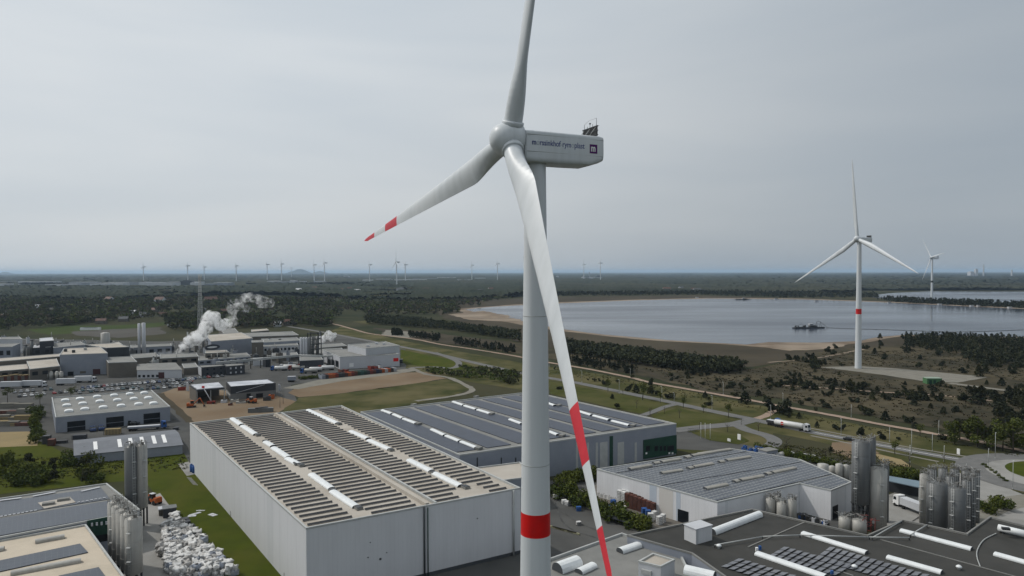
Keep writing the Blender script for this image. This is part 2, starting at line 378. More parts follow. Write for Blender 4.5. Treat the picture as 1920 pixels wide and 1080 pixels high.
t.links.new(mpn.outputs[0], n2.inputs[0]); t.links.new(n2.outputs[0], r2.inputs[0]); t.links.new(r2.outputs[0], b.inputs['Roughness'])
M_water = m

zone('shore_ground', [(800, 582), (900, 563), (1040, 557), (1300, 554), (1500, 559), (1700, 565), (2300, 590), (2300, 668), (1700, 650), (1600, 664), (1500, 668), (1340, 700), (1230, 690), (1050, 655), (960, 638), (860, 603)], M_shore, .10, 8, seg=25)
zone('heath', [(700, 618), (960, 640), (1030, 655), (1230, 688), (1420, 692), (1560, 655), (1800, 640), (2400, 650), (2500, 900), (2100, 880), (1915, 838), (1760, 803), (1600, 776), (1450, 746), (1340, 732), (1180, 702), (1020, 672), (880, 650)], M_heath, .16, 3)
zone('beach', [(852, 580), (905, 575.5), (950, 572), (1050, 567), (1200, 561.5), (1330, 558.7), (1500, 560), (1700, 567.5), (1900, 577), (2300, 590), (2300, 645), (1800, 632), (1690, 631), (1640, 640), (1560, 648), (1440, 648), (1400, 649), (1250, 640.5), (1140, 631), (1040, 620), (950, 604), (880, 592)], M_sand, .22, 4, seg=30)
zone('sand_spit', [(1395, 648), (1440, 640), (1520, 642), (1610, 641), (1560, 655), (1480, 658)], M_sand, .26, 3)
zone('lake_water', [(872, 581), (905, 577), (950, 574), (1040, 569.5), (1200, 563), (1330, 560), (1500, 561.5), (1600, 565), (1700, 569), (1800, 574), (1920, 579.5), (2300, 592), (2300, 642), (1920, 633), (1760, 629), (1700, 628), (1650, 632), (1610, 640), (1530, 643), (1440, 642), (1400, 646.5), (1250, 638), (1135, 628), (1050, 617), (975, 601), (930, 597), (905, 590)], M_water, .30, 3, seg=30)
zone('shore_sand_bar', [(868, 592), (905, 589), (975, 599), (976, 605), (900, 598)], M_sand, .34, 2)
zone('far_lake_water', [(1625, 556), (1665, 550), (1740, 546.5), (1900, 546.5), (2300, 549), (2300, 584), (1920, 572), (1720, 565), (1655, 560)], M_water, .34, 3, seg=40)
zone('sand_flat', [(840, 590), (905, 583), (962, 594), (940, 603), (880, 600)], M_sand, .36, 4)
zone('dry_clearing', [(700, 615), (800, 622), (960, 645), (975, 660), (860, 648), (740, 632)], M_shore, .20, 3)
zone('sandy_clearing', [(722, 619), (765, 622), (800, 631), (760, 634), (715, 628)], M_gravel, .24, 2)
zone('grass_verge', [(640, 612), (760, 640), (975, 680), (1100, 697), (1300, 735), (1450, 766), (1700, 812), (1930, 862), (2200, 930), (2200, 1000), (1830, 900), (1640, 850), (1450, 812), (1420, 870), (1270, 845), (1260, 780), (1020, 725), (880, 700), (745, 655), (600, 630)], M_grass, .03, 1)
zone('green_meadow', [(752, 655), (870, 680), (910, 695), (800, 690), (752, 680)], M_lawn, .06, 1)
zone('road_lawn', [(1030, 715), (1245, 755), (1260, 762), (1205, 776), (1030, 738)], M_verge, .06, 1)
zone('junction_lawn', [(1222, 778), (1270, 765), (1370, 786), (1330, 797), (1270, 803), (1230, 790)], M_verge, .06, .5)
zone('turbine_pad', [(1537, 689), (1610, 687), (1677, 691), (1827, 705), (1852, 708), (1795, 718), (1735, 716), (1660, 704), (1612, 698)], M_gravel, .24, 1)
ribbon('heath_path', [(1780, 719), (1850, 728), (1920, 737), (2060, 756)], 6, M_gravel, .26, .5)
ribbon('heath_path', [(1440, 722), (1530, 727), (1640, 735), (1760, 742), (1860, 752), (1960, 760)], 2.5, M_track, .26, .4)
ribbon('heath_path', [(1440, 680), (1530, 672), (1620, 655)], 3, M_sand, .26, .4)
ribbon('sand_path', [(1100, 675), (1180, 690), (1240, 706), (1300, 722), (1330, 735), (1420, 742)], 4, M_shore, .24, 1)
track = ribbon('sand_track', [(560, 598), (617, 606), (657, 616), (695, 626), (775, 636), (825, 646), (880, 654), (960, 667), (1027, 680), (1100, 692), (1185, 709), (1225, 719), (1385, 747), (1457, 761), (1525, 773), (1600, 787), (1715, 808), (1765, 817), (1830, 828), (1920, 847), (2100, 885)], 4.2, M_track, .30, .4)
road = ribbon('road', [(540, 612), (600, 622), (665, 634), (750, 650), (812, 662), (875, 677), (975, 699), (1030, 709), (1082, 718), (1140, 730), (1237, 750), (1325, 769), (1412, 787), (1520, 810), (1600, 825), (1677, 840), (1765, 856), (1840, 868), (1960, 872)], 6.5, M_road, .12)
ribbon('road_marking', [(1520, 810), (1600, 825), (1677, 840), (1765, 856), (1830, 866)], .3, M_white, .135)
ribbon('cycle_path', [(1450, 790), (1560, 811), (1677, 834), (1765, 849), (1850, 862)], 1.6, M_gravel, .10)
ribbon('cycle_path', [(1520, 817), (1600, 833), (1690, 852), (1760, 866)], 1.6, M_gravel, .10)
ribbon('side_road', [(1412, 787), (1380, 795), (1340, 799), (1300, 803), (1262, 808)], 7.5, M_road, .14)
ribbon('side_road', [(1375, 793), (1400, 806), (1440, 818), (1452, 830), (1430, 842), (1380, 850), (1300, 856)], 6, M_road, .13)
ribbon('foot_path', [(1205, 779), (1230, 770), (1250, 762), (1275, 757)], 4, M_road, .11)
ribbon('side_road', [(815, 661), (858, 678), (850, 690), (810, 688), (770, 690)], 5, M_road, .10)
ribbon('branch_road', [(1412, 787), (1435, 780), (1452, 770), (1470, 764)], 4, M_track, .11)
zone('yard_entrance', [(1268, 803), (1300, 812), (1405, 836), (1440, 846), (1345, 846), (1268, 842)], M_asph, .05)
zone('island_lawn', [(1297, 812), (1330, 808), (1390, 818), (1405, 827), (1385, 834), (1330, 826)], M_verge, .16)
def circ(px, py, r, n=36): c = U(px, py); return [(c.x + r * math.sin(2 * math.pi * i / n), c.y + r * math.cos(2 * math.pi * i / n), 0) for i in range(n)]
zone('roundabout', circ(1985, 893, 30), M_road, .15, world=True)
zone('roundabout_apron', circ(1985, 893, 21), M_concrete, .17, world=True)
zone('roundabout_lawn', circ(1990, 889, 16), M_lawn, .19, world=True)
ribbon('road', [(1960, 905), (1900, 885), (1840, 872)], 9, M_road, .16)
ribbon('service_road', [(1800, 985), (1840, 960), (1880, 945), (1990, 930)], 9, M_gravel, .08)
zone('yard_concrete', [(1660, 930), (1730, 905), (1830, 880), (1900, 920), (2100, 1000), (2100, 1080), (1640, 1010)], M_concrete, .05)
zone('bare_earth', [(1560, 830), (1600, 828), (1650, 850), (1600, 862), (1560, 848)], M_soil, .09, .8)
zone('bare_earth', [(1640, 850), (1690, 862), (1710, 876), (1660, 872)], M_straw, .09, .8)
# industrial ground on the other side
zone('industrial_yard', [(-300, 632), (0, 634), (300, 640), (560, 632), (640, 628), (760, 655), (790, 690), (720, 698), (545, 722), (560, 760), (360, 800), (355, 880), (75, 830), (-300, 850)], M_asph, .04)
zone('lawn', [(-200, 838), (76, 828), (140, 858), (345, 850), (356, 870), (620, 1110), (460, 1140), (270, 900), (200, 905), (-200, 950)], M_lawn, .07, .5)
zone('straw_field', [(-200, 815), (70, 809), (70, 836), (-200, 848)], M_straw, .09, .4)
zone('construction_ground', [(300, 738), (345, 722), (440, 735), (520, 742), (560, 755), (520, 775), (356, 795)], M_soil, .08, 1)
zone('bare_plot', [(540, 737), (560, 724), (745, 699), (800, 698), (838, 710), (740, 725), (620, 740), (560, 745)], M_soil, .10, 1)
zone('gravel_strip', [(530, 728), (600, 712), (760, 692), (790, 694), (745, 701), (640, 715), (560, 730)], M_gravel, .12, .6)
zone('rough_grass', [(560, 746), (640, 738), (838, 711), (885, 728), (850, 742), (690, 775), (520, 778)], M_grass, .10, 1)
zone('rough_grass', [(760, 657), (900, 690), (1000, 712), (1000, 735), (850, 712), (760, 690)], M_grass, .055, 1)
ribbon('dirt_track', [(770, 690), (800, 702), (840, 708), (872, 722), (885, 732), (855, 742), (780, 752)], 4, M_gravel, .15, .5)
ribbon('dirt_track', [(300, 738), (330, 765), (356, 792)], 4, M_shore, .13, .8)
zone('concrete_yard', [(190, 960), (262, 940), (300, 925), (345, 985), (420, 1080), (520, 1180), (150, 1180)], M_concrete, .10)
zone('concrete_slab', [(333, 870), (354, 866), (372, 888), (350, 893)], M_concrete, .12)
zone('centre_yard', [(1000, 900), (1120, 905), (1345, 990), (1345, 1060), (1030, 1180), (500, 1180), (560, 1060), (980, 960)], M_asph, .08)
zone('brown_paving', [(1080, 925), (1130, 905), (1350, 960), (1350, 1010), (1220, 990)], M_brown, .11)
zone('front_yard', [(1250, 860), (1440, 845), (1640, 870), (1640, 990), (1345, 990), (1120, 905)], M_asph, .06)
# fields beyond the factory
zone('meadow', [(50, 618), (120, 611), (220, 610), (300, 605), (330, 602), (300, 612), (200, 622), (90, 628)], M_field, .10, 3)
zone('meadow', [(380, 596), (450, 592), (560, 596), (500, 604), (400, 606)], M_field, .10, 3)
zone('meadow', [(640, 573), (760, 567), (860, 572), (760, 580)], M_field, .10, 3)
zone('ploughed_field', [(130, 622), (200, 618), (300, 614), (310, 626), (220, 634), (150, 630)], M_fieldb, .14, 3)
zone('clearing', [(660, 604), (730, 596), (690, 608)], M_grass, .14, 3)
h = MB()
for px, wpx, hm in ((563, 17, 190), (600, 14, 105), (10, 12, 95), (548, 10, 100)):
    c = atY(px, 512, 28000); rw = wpx / FPX * 28000
    h.rev((c.x, 28000, 0), (0, 0, 1), [(0, rw * 1.5), (hm * .3, rw * 1.1), (hm * .7, rw * .6), (hm * .93, rw * .3), (hm, rw * .05)], M_wood3, 16)
tag(h.build('hills'), kind='structure')

# ------------------------------------------------------------------ foliage
def quads(Cn, size, flat=0.0):
    n = len(Cn); a = rng.normal(size=(n, 3)); a /= np.linalg.norm(a, axis=1)[:, None]
    b = rng.normal(size=(n, 3)); b -= (a * b).sum(1)[:, None] * a; b /= np.linalg.norm(b, axis=1)[:, None]
    s = size * rng.uniform(.6, 1.3, n)[:, None]; s2 = s * rng.uniform(.5, 1, n)[:, None]
    V = np.stack([Cn + a * s, Cn + b * s2, Cn - a * s * .8, Cn - b * s2], 1).reshape(-1, 3)
    return V, np.arange(4 * n).reshape(n, 4)
def crown_pts(n, kind, h, r, seed):
    g = np.random.default_rng(seed)
    if kind == 'pine':
        t = g.uniform(0, 1, n) ** .8; rad = r * (1 - t) ** .6 * (.75 + .25 * np.sin(t * 25 + seed)); an = g.uniform(0, 2 * np.pi, n); q = np.sqrt(g.uniform(.35, 1, n))
        return np.stack([rad * q * np.cos(an), rad * q * np.sin(an), h * (.08 + .9 * t)], 1)
    k = g.integers(6, 10) if kind != 'bush' else g.integers(5, 8)
    cen = np.stack([g.normal(0, r * .42, k), g.normal(0, r * .42, k), h * (g.uniform(.2, .65, k) if kind == 'bush' else g.uniform(.28, .82, k) if kind == 'full' else g.uniform(.45, .85, k))], 1)
    rr_ = g.uniform(.32, .55, k) * r
    i = g.integers(0, k, n); d = g.normal(size=(n, 3)); d /= np.linalg.norm(d, axis=1)[:, None]
    p = cen[i] + d * (rr_[i] * g.uniform(.6, 1.05, n))[:, None]; p[:, 2] = np.clip(p[:, 2], .15 * h if kind != 'bush' else .1, h)
    return p
def crown_mesh(name, n, kind, h, r, seed, m, leaf):
    V, F = quads(crown_pts(n, kind, h, r, seed), leaf); return np_mesh(name, V, F, [m])
def trunk_mb(h, r, seed, limbs=5):
    g = random.Random(seed); mb = MB(); top = (g.uniform(-.3, .3), g.uniform(-.3, .3), h * .8)
    mb.cyl((0, 0, 0), top, r, r * .3, M_bark, 7)
    for i in range(limbs):
        a = g.uniform(0, 6.28); z = h * g.uniform(.3, .6); l = h * g.uniform(.2, .35)
        mb.cyl((0, 0, z), (math.cos(a) * l, math.sin(a) * l, z + l * .9), r * .4, r * .1, M_bark, 5)
    return mb
# shrubs: one mesh each, shared data
SHR = [crown_mesh('pine_shrub_mesh', 330, 'pine' if i % 3 == 0 else 'bush', 4.0, 2.2, 30 + i, M_pine if i % 4 else M_pine2, .40) for i in range(9)]
def inpoly(x, y, P):
    r = False; j = len(P) - 1
    for i in range(len(P)):
        if (P[i][1] > y) != (P[j][1] > y) and x < (P[j][0] - P[i][0]) * (y - P[i][1]) / (P[j][1] - P[i][1]) + P[i][0]: r = not r
        j = i
    return r
nshrub = 0
def shrub(p, hgt, label, group, meshes=None):
    o = bpy.data.objects.new('pine_shrub', (meshes or SHR)[rnd.randrange(len(meshes or SHR))]); C.objects.link(o)
    s = hgt / 4; o.location = (p.x, p.y, 0); o.scale = (s * rnd.uniform(.85, 1.25),) * 2 + (s,); o.rotation_euler = (0, 0, rnd.uniform(0, 6.28))
    tag(o, label, 'shrub', group); return o
# prominent ones: (base px, base py, height in px of the photograph)
PS = [(1217,722,16),(1222,740,22),(1193,737,16),(1233,741,12),(1253,747,13),(1262,748,13),(1322,746,12),(1327,760,12),(1370,727,15),(1392,732,12),(1397,757,24),(1422,742,12),(1048,730,10),(1148,748,10),(1155,766,14),(1178,733,8),(1186,709,8),(1452,775,40),(1475,783,12),(1480,775,12),(1498,785,12),(1530,772,10),(1548,764,16),(1555,766,10),(1575,806,15),(1600,755,14),(1618,775,22),(1629,778,16),(1609,815,18),(1532,802,12),(1655,823,17),(1660,788,18),(1683,826,10),(1706,793,18),(1716,803,12),(1768,824,14),(1745,766,10),(1772,776,14),(1695,729,8),(1612,731,18),(1622,727,10),(1605,728,8),(1573,704,7),(1527,692,15),(1528,698,8),(1530,712,9),(1520,705,8),(1500,760,12),(1515,752,11),(1540,757,13),(1725,735,14),(1697,723,9),(1773,727,7),(1820,740,20),(1838,737,14),(1858,740,18),(1908,752,20),(1850,722,10),(1878,724,16),(1912,728,12),(1835,707,22),(1848,700,18),(1722,688,12),(1660,670,10),(1700,662,14),(1640,664,12),(1552,660,14),(1562,665,12),(1568,653,10),(1520,670,12),(1480,675,10),(1650,635,10),(1655,648,12),(1400,715,10),(1345,715,9),(1350,727,9),(1315,722,8),(1375,744,12),(1340,800,0),(1890,775,26),(1870,765,20),(1900,700,12),(1806,700,14)]
k = 0
for (x, y, hp) in PS:
    if hp <= 0: continue
    p = U(x, y); H_ = hp / FPX * p.y; z_ = 'beside the sand track' if y > 745 and x < 1800 else 'on the brown heath before the lake'
    shrub(p, max(2.2, H_ * 1.0), f'dark pine shrub {z_}, {ordw(k % 60)} counted from the road junction' if k < 60 else f'broad dark pine on the heath near the gravel pad, {ordw(k-60)} of its cluster', 'pine shrubs on the heath'); k += 1
HZ = [([(1440, 672), (1700, 640), (1930, 655), (1930, 700), (1850, 703), (1700, 684), (1530, 690)], 75, 3.6),
      ([(1440, 700), (1560, 708), (1740, 722), (1930, 742), (1930, 790), (1800, 775), (1640, 752), (1440, 735)], 85, 3.4),
      ([(1240, 705), (1440, 690), (1440, 752), (1380, 745), (1290, 728)], 16, 2.6),
      ([(1800, 742), (1930, 748), (1930, 805), (1860, 795), (1790, 765)], 26, 5.5),
      ([(860, 645), (960, 655), (1200, 705), (1380, 740), (1380, 730), (1200, 700), (960, 652)], 12, 2.0),
      ([(1030, 690), (1200, 722), (1420, 760), (1420, 775), (1200, 735), (1030, 702)], 12, 2.2)]
LBL = ['low dark pine scrub on the slope below the lakeside wood', 'dark pine scrub scattered over the heath between gravel pad and sand track', 'small dark shrub on bare heath between the lake and the sand track', 'tall dark pine shrub behind the grove by the roundabout', 'tiny shrub along the far sand track', 'small shrub on the verge between road and sand track']
for (P, n, hh), lb in zip(HZ, LBL):
    P2 = [U(*q) for q in P]; P3 = [(q.x, q.y) for q in P2]; xs = [q[0] for q in P3]; ys = [q[1] for q in P3]; c = 0
    cl = [(rnd.uniform(min(xs), max(xs)), rnd.uniform(min(ys), max(ys))) for _ in range(max(3, n // 4))]
    while c < n:
        if rnd.random() < .72: a = rnd.choice(cl); x = rnd.gauss(a[0], 9); y = rnd.gauss(a[1], 9)
        else: x = rnd.uniform(min(xs), max(xs)); y = rnd.uniform(min(ys), max(ys))
        if inpoly(x, y, P3): shrub(Vector((x, y, 0)), hh * rnd.uniform(.6, 1.5), lb, lb.split(' on ')[0] + ' group'); c += 1

def wood(name, polys, n, h, r, leaves, leaf, mats, z0=0, seed=1, kind='pine', avoid=()):
    """a dense wood that reads as one mass: many crowns in one object"""
    g = np.random.default_rng(seed); pts = []; AV = [[(U(*q).x, U(*q).y) for q in P] for P in avoid]
    per = max(1, n // len(polys))
    for P in polys:
        Q = [U(*q) for q in P]; Q = [(q.x, q.y) for q in Q]; xs = [q[0] for q in Q]; ys = [q[1] for q in Q]; c = 0; tr = 0
        while c < per and tr < per * 60:
            x = g.uniform(min(xs), max(xs)); y = g.uniform(min(ys), max(ys)); tr += 1
            if inpoly(x, y, Q) and not any(inpoly(x, y, A_) for A_ in AV): pts.append((x, y)); c += 1
    Vs, Fs, Ms, off = [], [], [], 0
    base = [crown_pts(leaves, kind, 1, .5, 900 + i) for i in range(6)]
    for (x, y) in pts:
        hh = h * g.uniform(.6, 1.25); cp = base[g.integers(0, 6)] * np.array([2 * r * hh / h, 2 * r * hh / h, hh]); an = g.uniform(0, 6.28)
        ca, sa = math.cos(an), math.sin(an); X = cp[:, 0] * ca - cp[:, 1] * sa + x; Y = cp[:, 0] * sa + cp[:, 1] * ca + y
        Vs.append(np.stack([X, Y, cp[:, 2]], 1)); Ms += [int(g.integers(0, len(mats)))] * leaves
    A = np.concatenate(Vs); V, F = quads(A, leaf)
    o = bpy.data.objects.new(name, np_mesh(name, V, F, mats, np.array(Ms))); C.objects.link(o); tag(o, kind='stuff'); return o
tag(wood('pine_wood', [[(683, 596), (760, 600), (975, 628), (975, 643), (850, 620), (690, 608)], [(1058, 648), (1230, 668), (1400, 690), (1360, 702), (1230, 690), (1090, 668), (1058, 662)]], 2000, 6.5, 3.2, 24, 1.15, [M_pine, M_pine, M_pine2], seed=2, kind='round'), 'dark pine belt between the heath and the lake shore', None)
tag(wood('pine_wood', [[(1060, 672), (1190, 694), (1200, 706), (1100, 690), (1060, 682)], [(735, 624), (750, 624), (755, 630), (735, 629)], [(765, 627), (825, 634), (820, 640), (770, 633)], [(850, 640), (965, 656), (965, 664), (855, 648)], [(1215, 670), (1330, 690), (1395, 702), (1300, 706), (1215, 684)]], 420, 5.5, 2.1, 30, .8, [M_pine], seed=3), 'dark young pines along the sand track', None)
tag(wood('pine_wood', [[(1690, 634), (1780, 632), (1930, 640), (2100, 650), (2100, 716), (1930, 690), (1840, 690), (1800, 668), (1700, 650)]], 1300, 6.5, 2.5, 30, .9, [M_pine, M_pine, M_pine2], seed=4), 'dark pine wood beside the lake behind the gravel pad', None)
tag(wood('bushes', [[(800, 692), (960, 712), (975, 725), (900, 712), (800, 702)], [(860, 690), (975, 700), (975, 710), (880, 700)]], 220, 3, 2, 30, .6, [M_hedge, M_pine2], seed=5, kind='round'), 'scrubby green bushes along the road by the warehouse', None)
tag(wood('spring_wood', [[(0, 590), (130, 588), (130, 612), (0, 622)], [(130, 586), (260, 580), (300, 600), (140, 608)], [(-200, 590), (0, 590), (0, 632), (-200, 632)], [(130, 600), (220, 600), (110, 612)], [(300, 598), (420, 596), (420, 610), (320, 606)]], 800, 10, 5, 40, 1.4, [M_wood2, M_wood1, M_wood2, M_wood5, M_wood6], seed=6, kind='round'), 'mixed spring woodland behind the factory meadow', None)
tag(wood('spring_wood', [[(260, 575), (420, 572), (520, 575), (520, 600), (400, 602), (300, 600)], [(440, 597), (505, 597), (505, 614), (440, 612)], [(520, 575), (640, 573), (640, 598), (540, 602)], [(545, 590), (620, 590), (620, 614), (560, 612)], [(310, 604), (400, 604), (400, 622), (320, 620)], [(440, 604), (620, 600), (620, 612), (440, 616)]], 1100, 9, 4.5, 36, 1.3, [M_wood2, M_wood1, M_wood5, M_wood1, M_wood6], seed=7, kind='round'), 'mixed woodland beyond the factory chimneys', None)
tag(wood('scrub_wood', [[(620, 575), (700, 570), (860, 575), (860, 590), (700, 592)], [(620, 560), (900, 556), (900, 575), (620, 576)], [(700, 560), (900, 556), (960, 560), (860, 572)]], 1200, 7, 4.5, 20, 1.9, [M_wood2, M_wood1, M_wood2, M_wood6, M_wood5], seed=8, kind='round'), 'low scrub woodland between the factory and the lake', None)
tag(wood('scrub_wood', [[(-200, 562), (400, 560), (620, 562), (620, 576), (300, 582), (-200, 596)]], 2600, 10, 5.5, 20, 2.3, [M_wood1, M_wood2, M_wood1, M_wood6, M_wood5], seed=9, kind='round'), 'dark mixed woodland beyond the gardens', None)
tag(wood('shore_wood', [[(1640, 561), (1720, 566), (1920, 575), (2200, 583), (2200, 586), (1920, 579), (1700, 568.5)]], 700, 11, 4, 22, 1.8, [M_pine], seed=10), 'dark tree belt on the bank between the two lakes', None)
tag(wood('shore_wood', [[(960, 553), (1300, 549), (1640, 553), (1650, 558), (1500, 559), (1300, 553), (960, 556)]], 900, 11, 5, 18, 2.2, [M_wood1, M_pine], seed=11), 'dark forest edge behind the far shore', None)
hp_ = [[(1200, 690), (1420, 692), (1560, 660), (1930, 655), (1930, 850), (1700, 796), (1450, 748), (1300, 728)]]
tag(wood('heather', hp_, 2000, .6, 1.5, 9, .42, [M_heather, M_heather2], seed=14, kind='round', avoid=[[(1530, 684), (1680, 688), (1860, 704), (1940, 735), (1900, 742), (1795, 722), (1735, 720), (1600, 702)]]), 'low heather tufts covering the heath', None)
tag(wood('grass_tufts', [[(1040, 700), (1240, 735), (1440, 775), (1700, 820), (1920, 860), (1920, 852), (1700, 812), (1440, 765), (1200, 715), (1040, 688)], [(1440, 830), (1620, 850), (1720, 880), (1700, 895), (1560, 865), (1440, 845)], [(0, 850), (140, 865), (350, 855), (350, 880), (100, 900), (0, 920)]], 1500, .35, .9, 8, .25, [M_heather2, M_verge], seed=15, kind='round'), 'rough grass tufts on the verges', None)
# far forest canopy
def canopy(name, y0, y1, x0, x1, dy, dx, h, m, keep, seed, label, dens=.5):
    g = np.random.default_rng(seed); ys = np.arange(y0, y1, dy); xs = np.arange(x0, x1, dx); ny, nx = len(ys), len(xs)
    Zr = CAMZ * FPX / (ys - HOR + .6)
    P = np.zeros((ny, nx, 3)); P[:, :, 1] = Zr[:, None]; P[:, :, 0] = (xs[None, :] - 960) / FPX * Zr[:, None]
    P[:, :, 0] += g.uniform(-.5, .5, (ny, nx)) * dx / FPX * Zr[:, None]; P[:, :, 1] += g.uniform(-.4, .4, (ny, nx)) * np.abs(np.gradient(Zr))[:, None]
    lo = np.kron(g.uniform(0, 1, (ny // 6 + 2, nx // 14 + 2)), np.ones((6, 14)))[:ny, :nx]
    P[:, :, 2] = h * (.25 + .45 * lo + .5 * g.uniform(0, 1, (ny, nx)))
    idx = np.arange(ny * nx).reshape(ny, nx); F = np.stack([idx[:-1, :-1], idx[:-1, 1:], idx[1:, 1:], idx[1:, :-1]], 2).reshape(-1, 4)
    cx = np.tile(xs[:-1], ny - 1); cy = np.repeat(ys[:-1], nx - 1)
    ok = np.array([keep(a, b) for a, b in zip(cx, cy)]) & (g.uniform(0, 1, len(cx)) < dens + .5)
    F = F[ok][:, ::-1]
    P[0, :, 2] = 0; P[-1, :, 2] = 0
    o = bpy.data.objects.new(name, np_mesh(name, P.reshape(-1, 3), F, [m])); C.objects.link(o); tag(o, label, None, None, 'stuff'); return o
nzt = lambda a, b, s: math.sin(a * .013 * s + 1.3 * s) + math.sin(b * .9 * s + a * .005) + math.sin(a * .031 + s)
canopy('far_forest', 512.4, 531, -300, 2250, .45, 4, 16, M_wood3, lambda a, b: True, 21, 'blue hazy forest reaching to the horizon')
canopy('dark_forest', 531, 566, -300, 980, .6, 3.2, 14, M_wood4, lambda a, b: nzt(a, b, 1) > -1.9 and not (a < 480 and 531 < b < 538) and not (b < 536 and a < 700 and nzt(a, b, 2) > .3) and b < 558 + 6 * math.sin(a * .01), 22, 'dark forest beyond the town')
canopy('lake_forest', 531, 555, 960, 2250, .6, 3.2, 11, M_wood3, lambda a, b: not (a > 1600 and b > 545) and not (b > 549 - (a - 1300) ** 2 * 1e-5 and a < 1640 and b > 550), 23, 'brown and green forest behind the lakes')

# roadside and yard trees
def tree_proto(name, h, r, seed, m, n=420, leaf=.33, kind='round'):
    e = thing(name, 'x', 'tree', (0, 0, 0)); trunk_mb(h, .16 * h / 7, seed).build('trunk', e)
    o = bpy.data.objects.new('crown', crown_mesh('crown', n, kind, h, r, seed, m, leaf)); C.objects.link(o); o.parent = e
    return e
TP = {'leaf': [tree_proto('young_tree', 8, 2.6, 50 + i, M_leaf, 420, .27) for i in range(3)], 'big': [tree_proto('broadleaf_tree', 12, 5.0, 60 + i, M_leaf, 1500, .42, 'full') for i in range(4)],
      'bare': [tree_proto('bare_tree', 8, 2.0, 70 + i, M_bark, 60, .15) for i in range(2)], 'dark': [tree_proto('dark_tree', 9, 3.4, 75 + i, M_pine2, 1000, .4, 'full') for i in range(3)], 'bush': [tree_proto('bush', 4, 3.0, 80 + i, (M_hedge, M_hedge2)[i % 2], 800, .30, 'bush') for i in range(6)]}
used = set()
BASEH = {'leaf': 8, 'big': 12, 'bare': 8, 'dark': 9, 'bush': 4}
def tree(kind, px, py, hpx, label, group, cat='tree'):
    q = rnd.choice(TP[kind])
    if q.name in used: o = copy_tree(q)
    else: o = q; used.add(q.name)
    p = U(px, py); s = hpx / FPX * p.y / BASEH[kind]; o.location = (p.x, p.y, 0); o.scale = (s, s, s); o.rotation_euler = (0, 0, rnd.uniform(0, 6.28)); tag(o, label, cat, group); return o
rt = [(1140,734,24,'leaf'),(1168,741,16,'bare'),(1205,750,38,'leaf'),(1238,756,22,'leaf'),(1194,766,22,'bare'),(1219,780,24,'bare'),(1246,776,18,'bare'),(1274,784,22,'bare'),(1281,765,26,'leaf'),(1319,774,20,'leaf'),(1366,783,28,'leaf'),(1390,797,16,'bare'),(1422,809,24,'bare'),(1364,810,22,'bare'),(1312,805,20,'bare')]
for i, (x, y, h_, kd) in enumerate(rt):
    tree(kd, x, y, h_, f"{'bare' if kd=='bare' else 'budding'} young roadside tree by the road, {ordw(i)} from the turbine tower", 'trees along the road')
for i, (x, y, h_, kd) in enumerate([(1678,852,30,'leaf'),(1705,876,34,'bare'),(1548,862,30,'bare'),(1475,845,32,'bare'),(1558,850,14,'dark'),(1770,868,26,'bare')]):
    tree(kd, x, y, h_, f'{"bare" if kd=="bare" else "budding"} thin tree on the verge before the silos, {ordw(i)} of its row', 'thin trees before the silos')
for i, (x, y, h_, kd) in enumerate([(1785,828,40,'leaf'),(1790,832,45,'big'),(1833,838,62,'big'),(1800,825,42,'dark'),(1862,835,42,'dark'),(1900,850,66,'big'),(1880,845,52,'big'),(1925,845,60,'big'),(1850,838,55,'big'),(1725,818,26,'leaf')]):
    tree(kd, x, y, h_, f'{"dark" if kd=="dark" else "fresh green"} tall tree in the grove beside the roundabout, {ordw(i)} from the track', 'grove by the roundabout')
for i in range(22):
    x = rnd.uniform(-10, 185); y = 925 - x * .10 - rnd.uniform(0, 52)
    tree('bush' if i % 5 else 'dark', x, y, rnd.uniform(17, 30), f'green bush in the thicket behind the solar roof, {ordw(i)} from the edge', 'bushes behind the solar roof', 'bush')
for i, (x, y, h_) in enumerate([(172, 893, 38), (155, 882, 26), (180, 905, 22), (130, 872, 20)]): tree('dark' if i == 1 else 'bush', x, y, h_, f'tall green bush before the low grey shed, {ordw(i)}', 'bushes by the grey shed', 'bush')
for i, (x, y, h_) in enumerate([(133, 748, 28), (75, 757, 24), (14, 755, 30), (697, 688, 14)]): tree('leaf', x, y, h_, f'small budding tree at the edge of the car park, {ordw(i)}', 'trees by the car park')
for i in range(16):
    t_ = i / 15; x = 1042 + 170 * t_ + rnd.uniform(-6, 6); y = 925 + 75 * t_ + rnd.uniform(-8, 6)
    tree('bush', x, y, 30, f'trimmed dark shrub in the planting beside the yard, {ordw(i)} from the tower', 'shrubs along the yard', 'bush')
for i, (x, y) in enumerate([(1060, 905), (1080, 903), (1100, 900), (1118, 898), (1072, 915)]): tree('bush', x, y, 26, f'dark shrub at the foot of the big grey hall, {ordw(i)}', 'shrubs by the grey hall', 'bush')
for i in range(14):
    t_ = i / 13; tree('bush', 1425 + 145 * t_, 845 + 32 * t_, 16, f'shrub of the low hedge behind the tiled solar hall, {ordw(i)}', 'hedge behind the solar hall', 'bush')
for i in range(9):
    t_ = i / 8; tree('bush', 1665 + 60 * t_, 893 + 8 * t_, 22, f'shrub of the green hedge behind the open canopy, {ordw(i)}', 'hedge behind the canopy', 'bush')
for i, (x, y, h_) in enumerate([(1860, 962, 26), (1882, 955, 26), (1868, 948, 22), (1845, 955, 22)]): tree('bush', x, y, h_, f'dense bush behind the silo cluster, {ordw(i)}', 'bushes behind the silo cluster', 'bush')
for i in range(8): tree('bush', 66 + rnd.uniform(-3, 3), 775 + i * 8, 18, f'clipped hedge shrub beside the lumber yard, {ordw(i)}', 'hedge by the lumber yard', 'bush')
for i in range(7): tree('bush', 565 + i * 6, 712 - i * .6, 8, f'low bush behind the row of skips, {ordw(i)}', 'bushes behind the skips', 'bush')
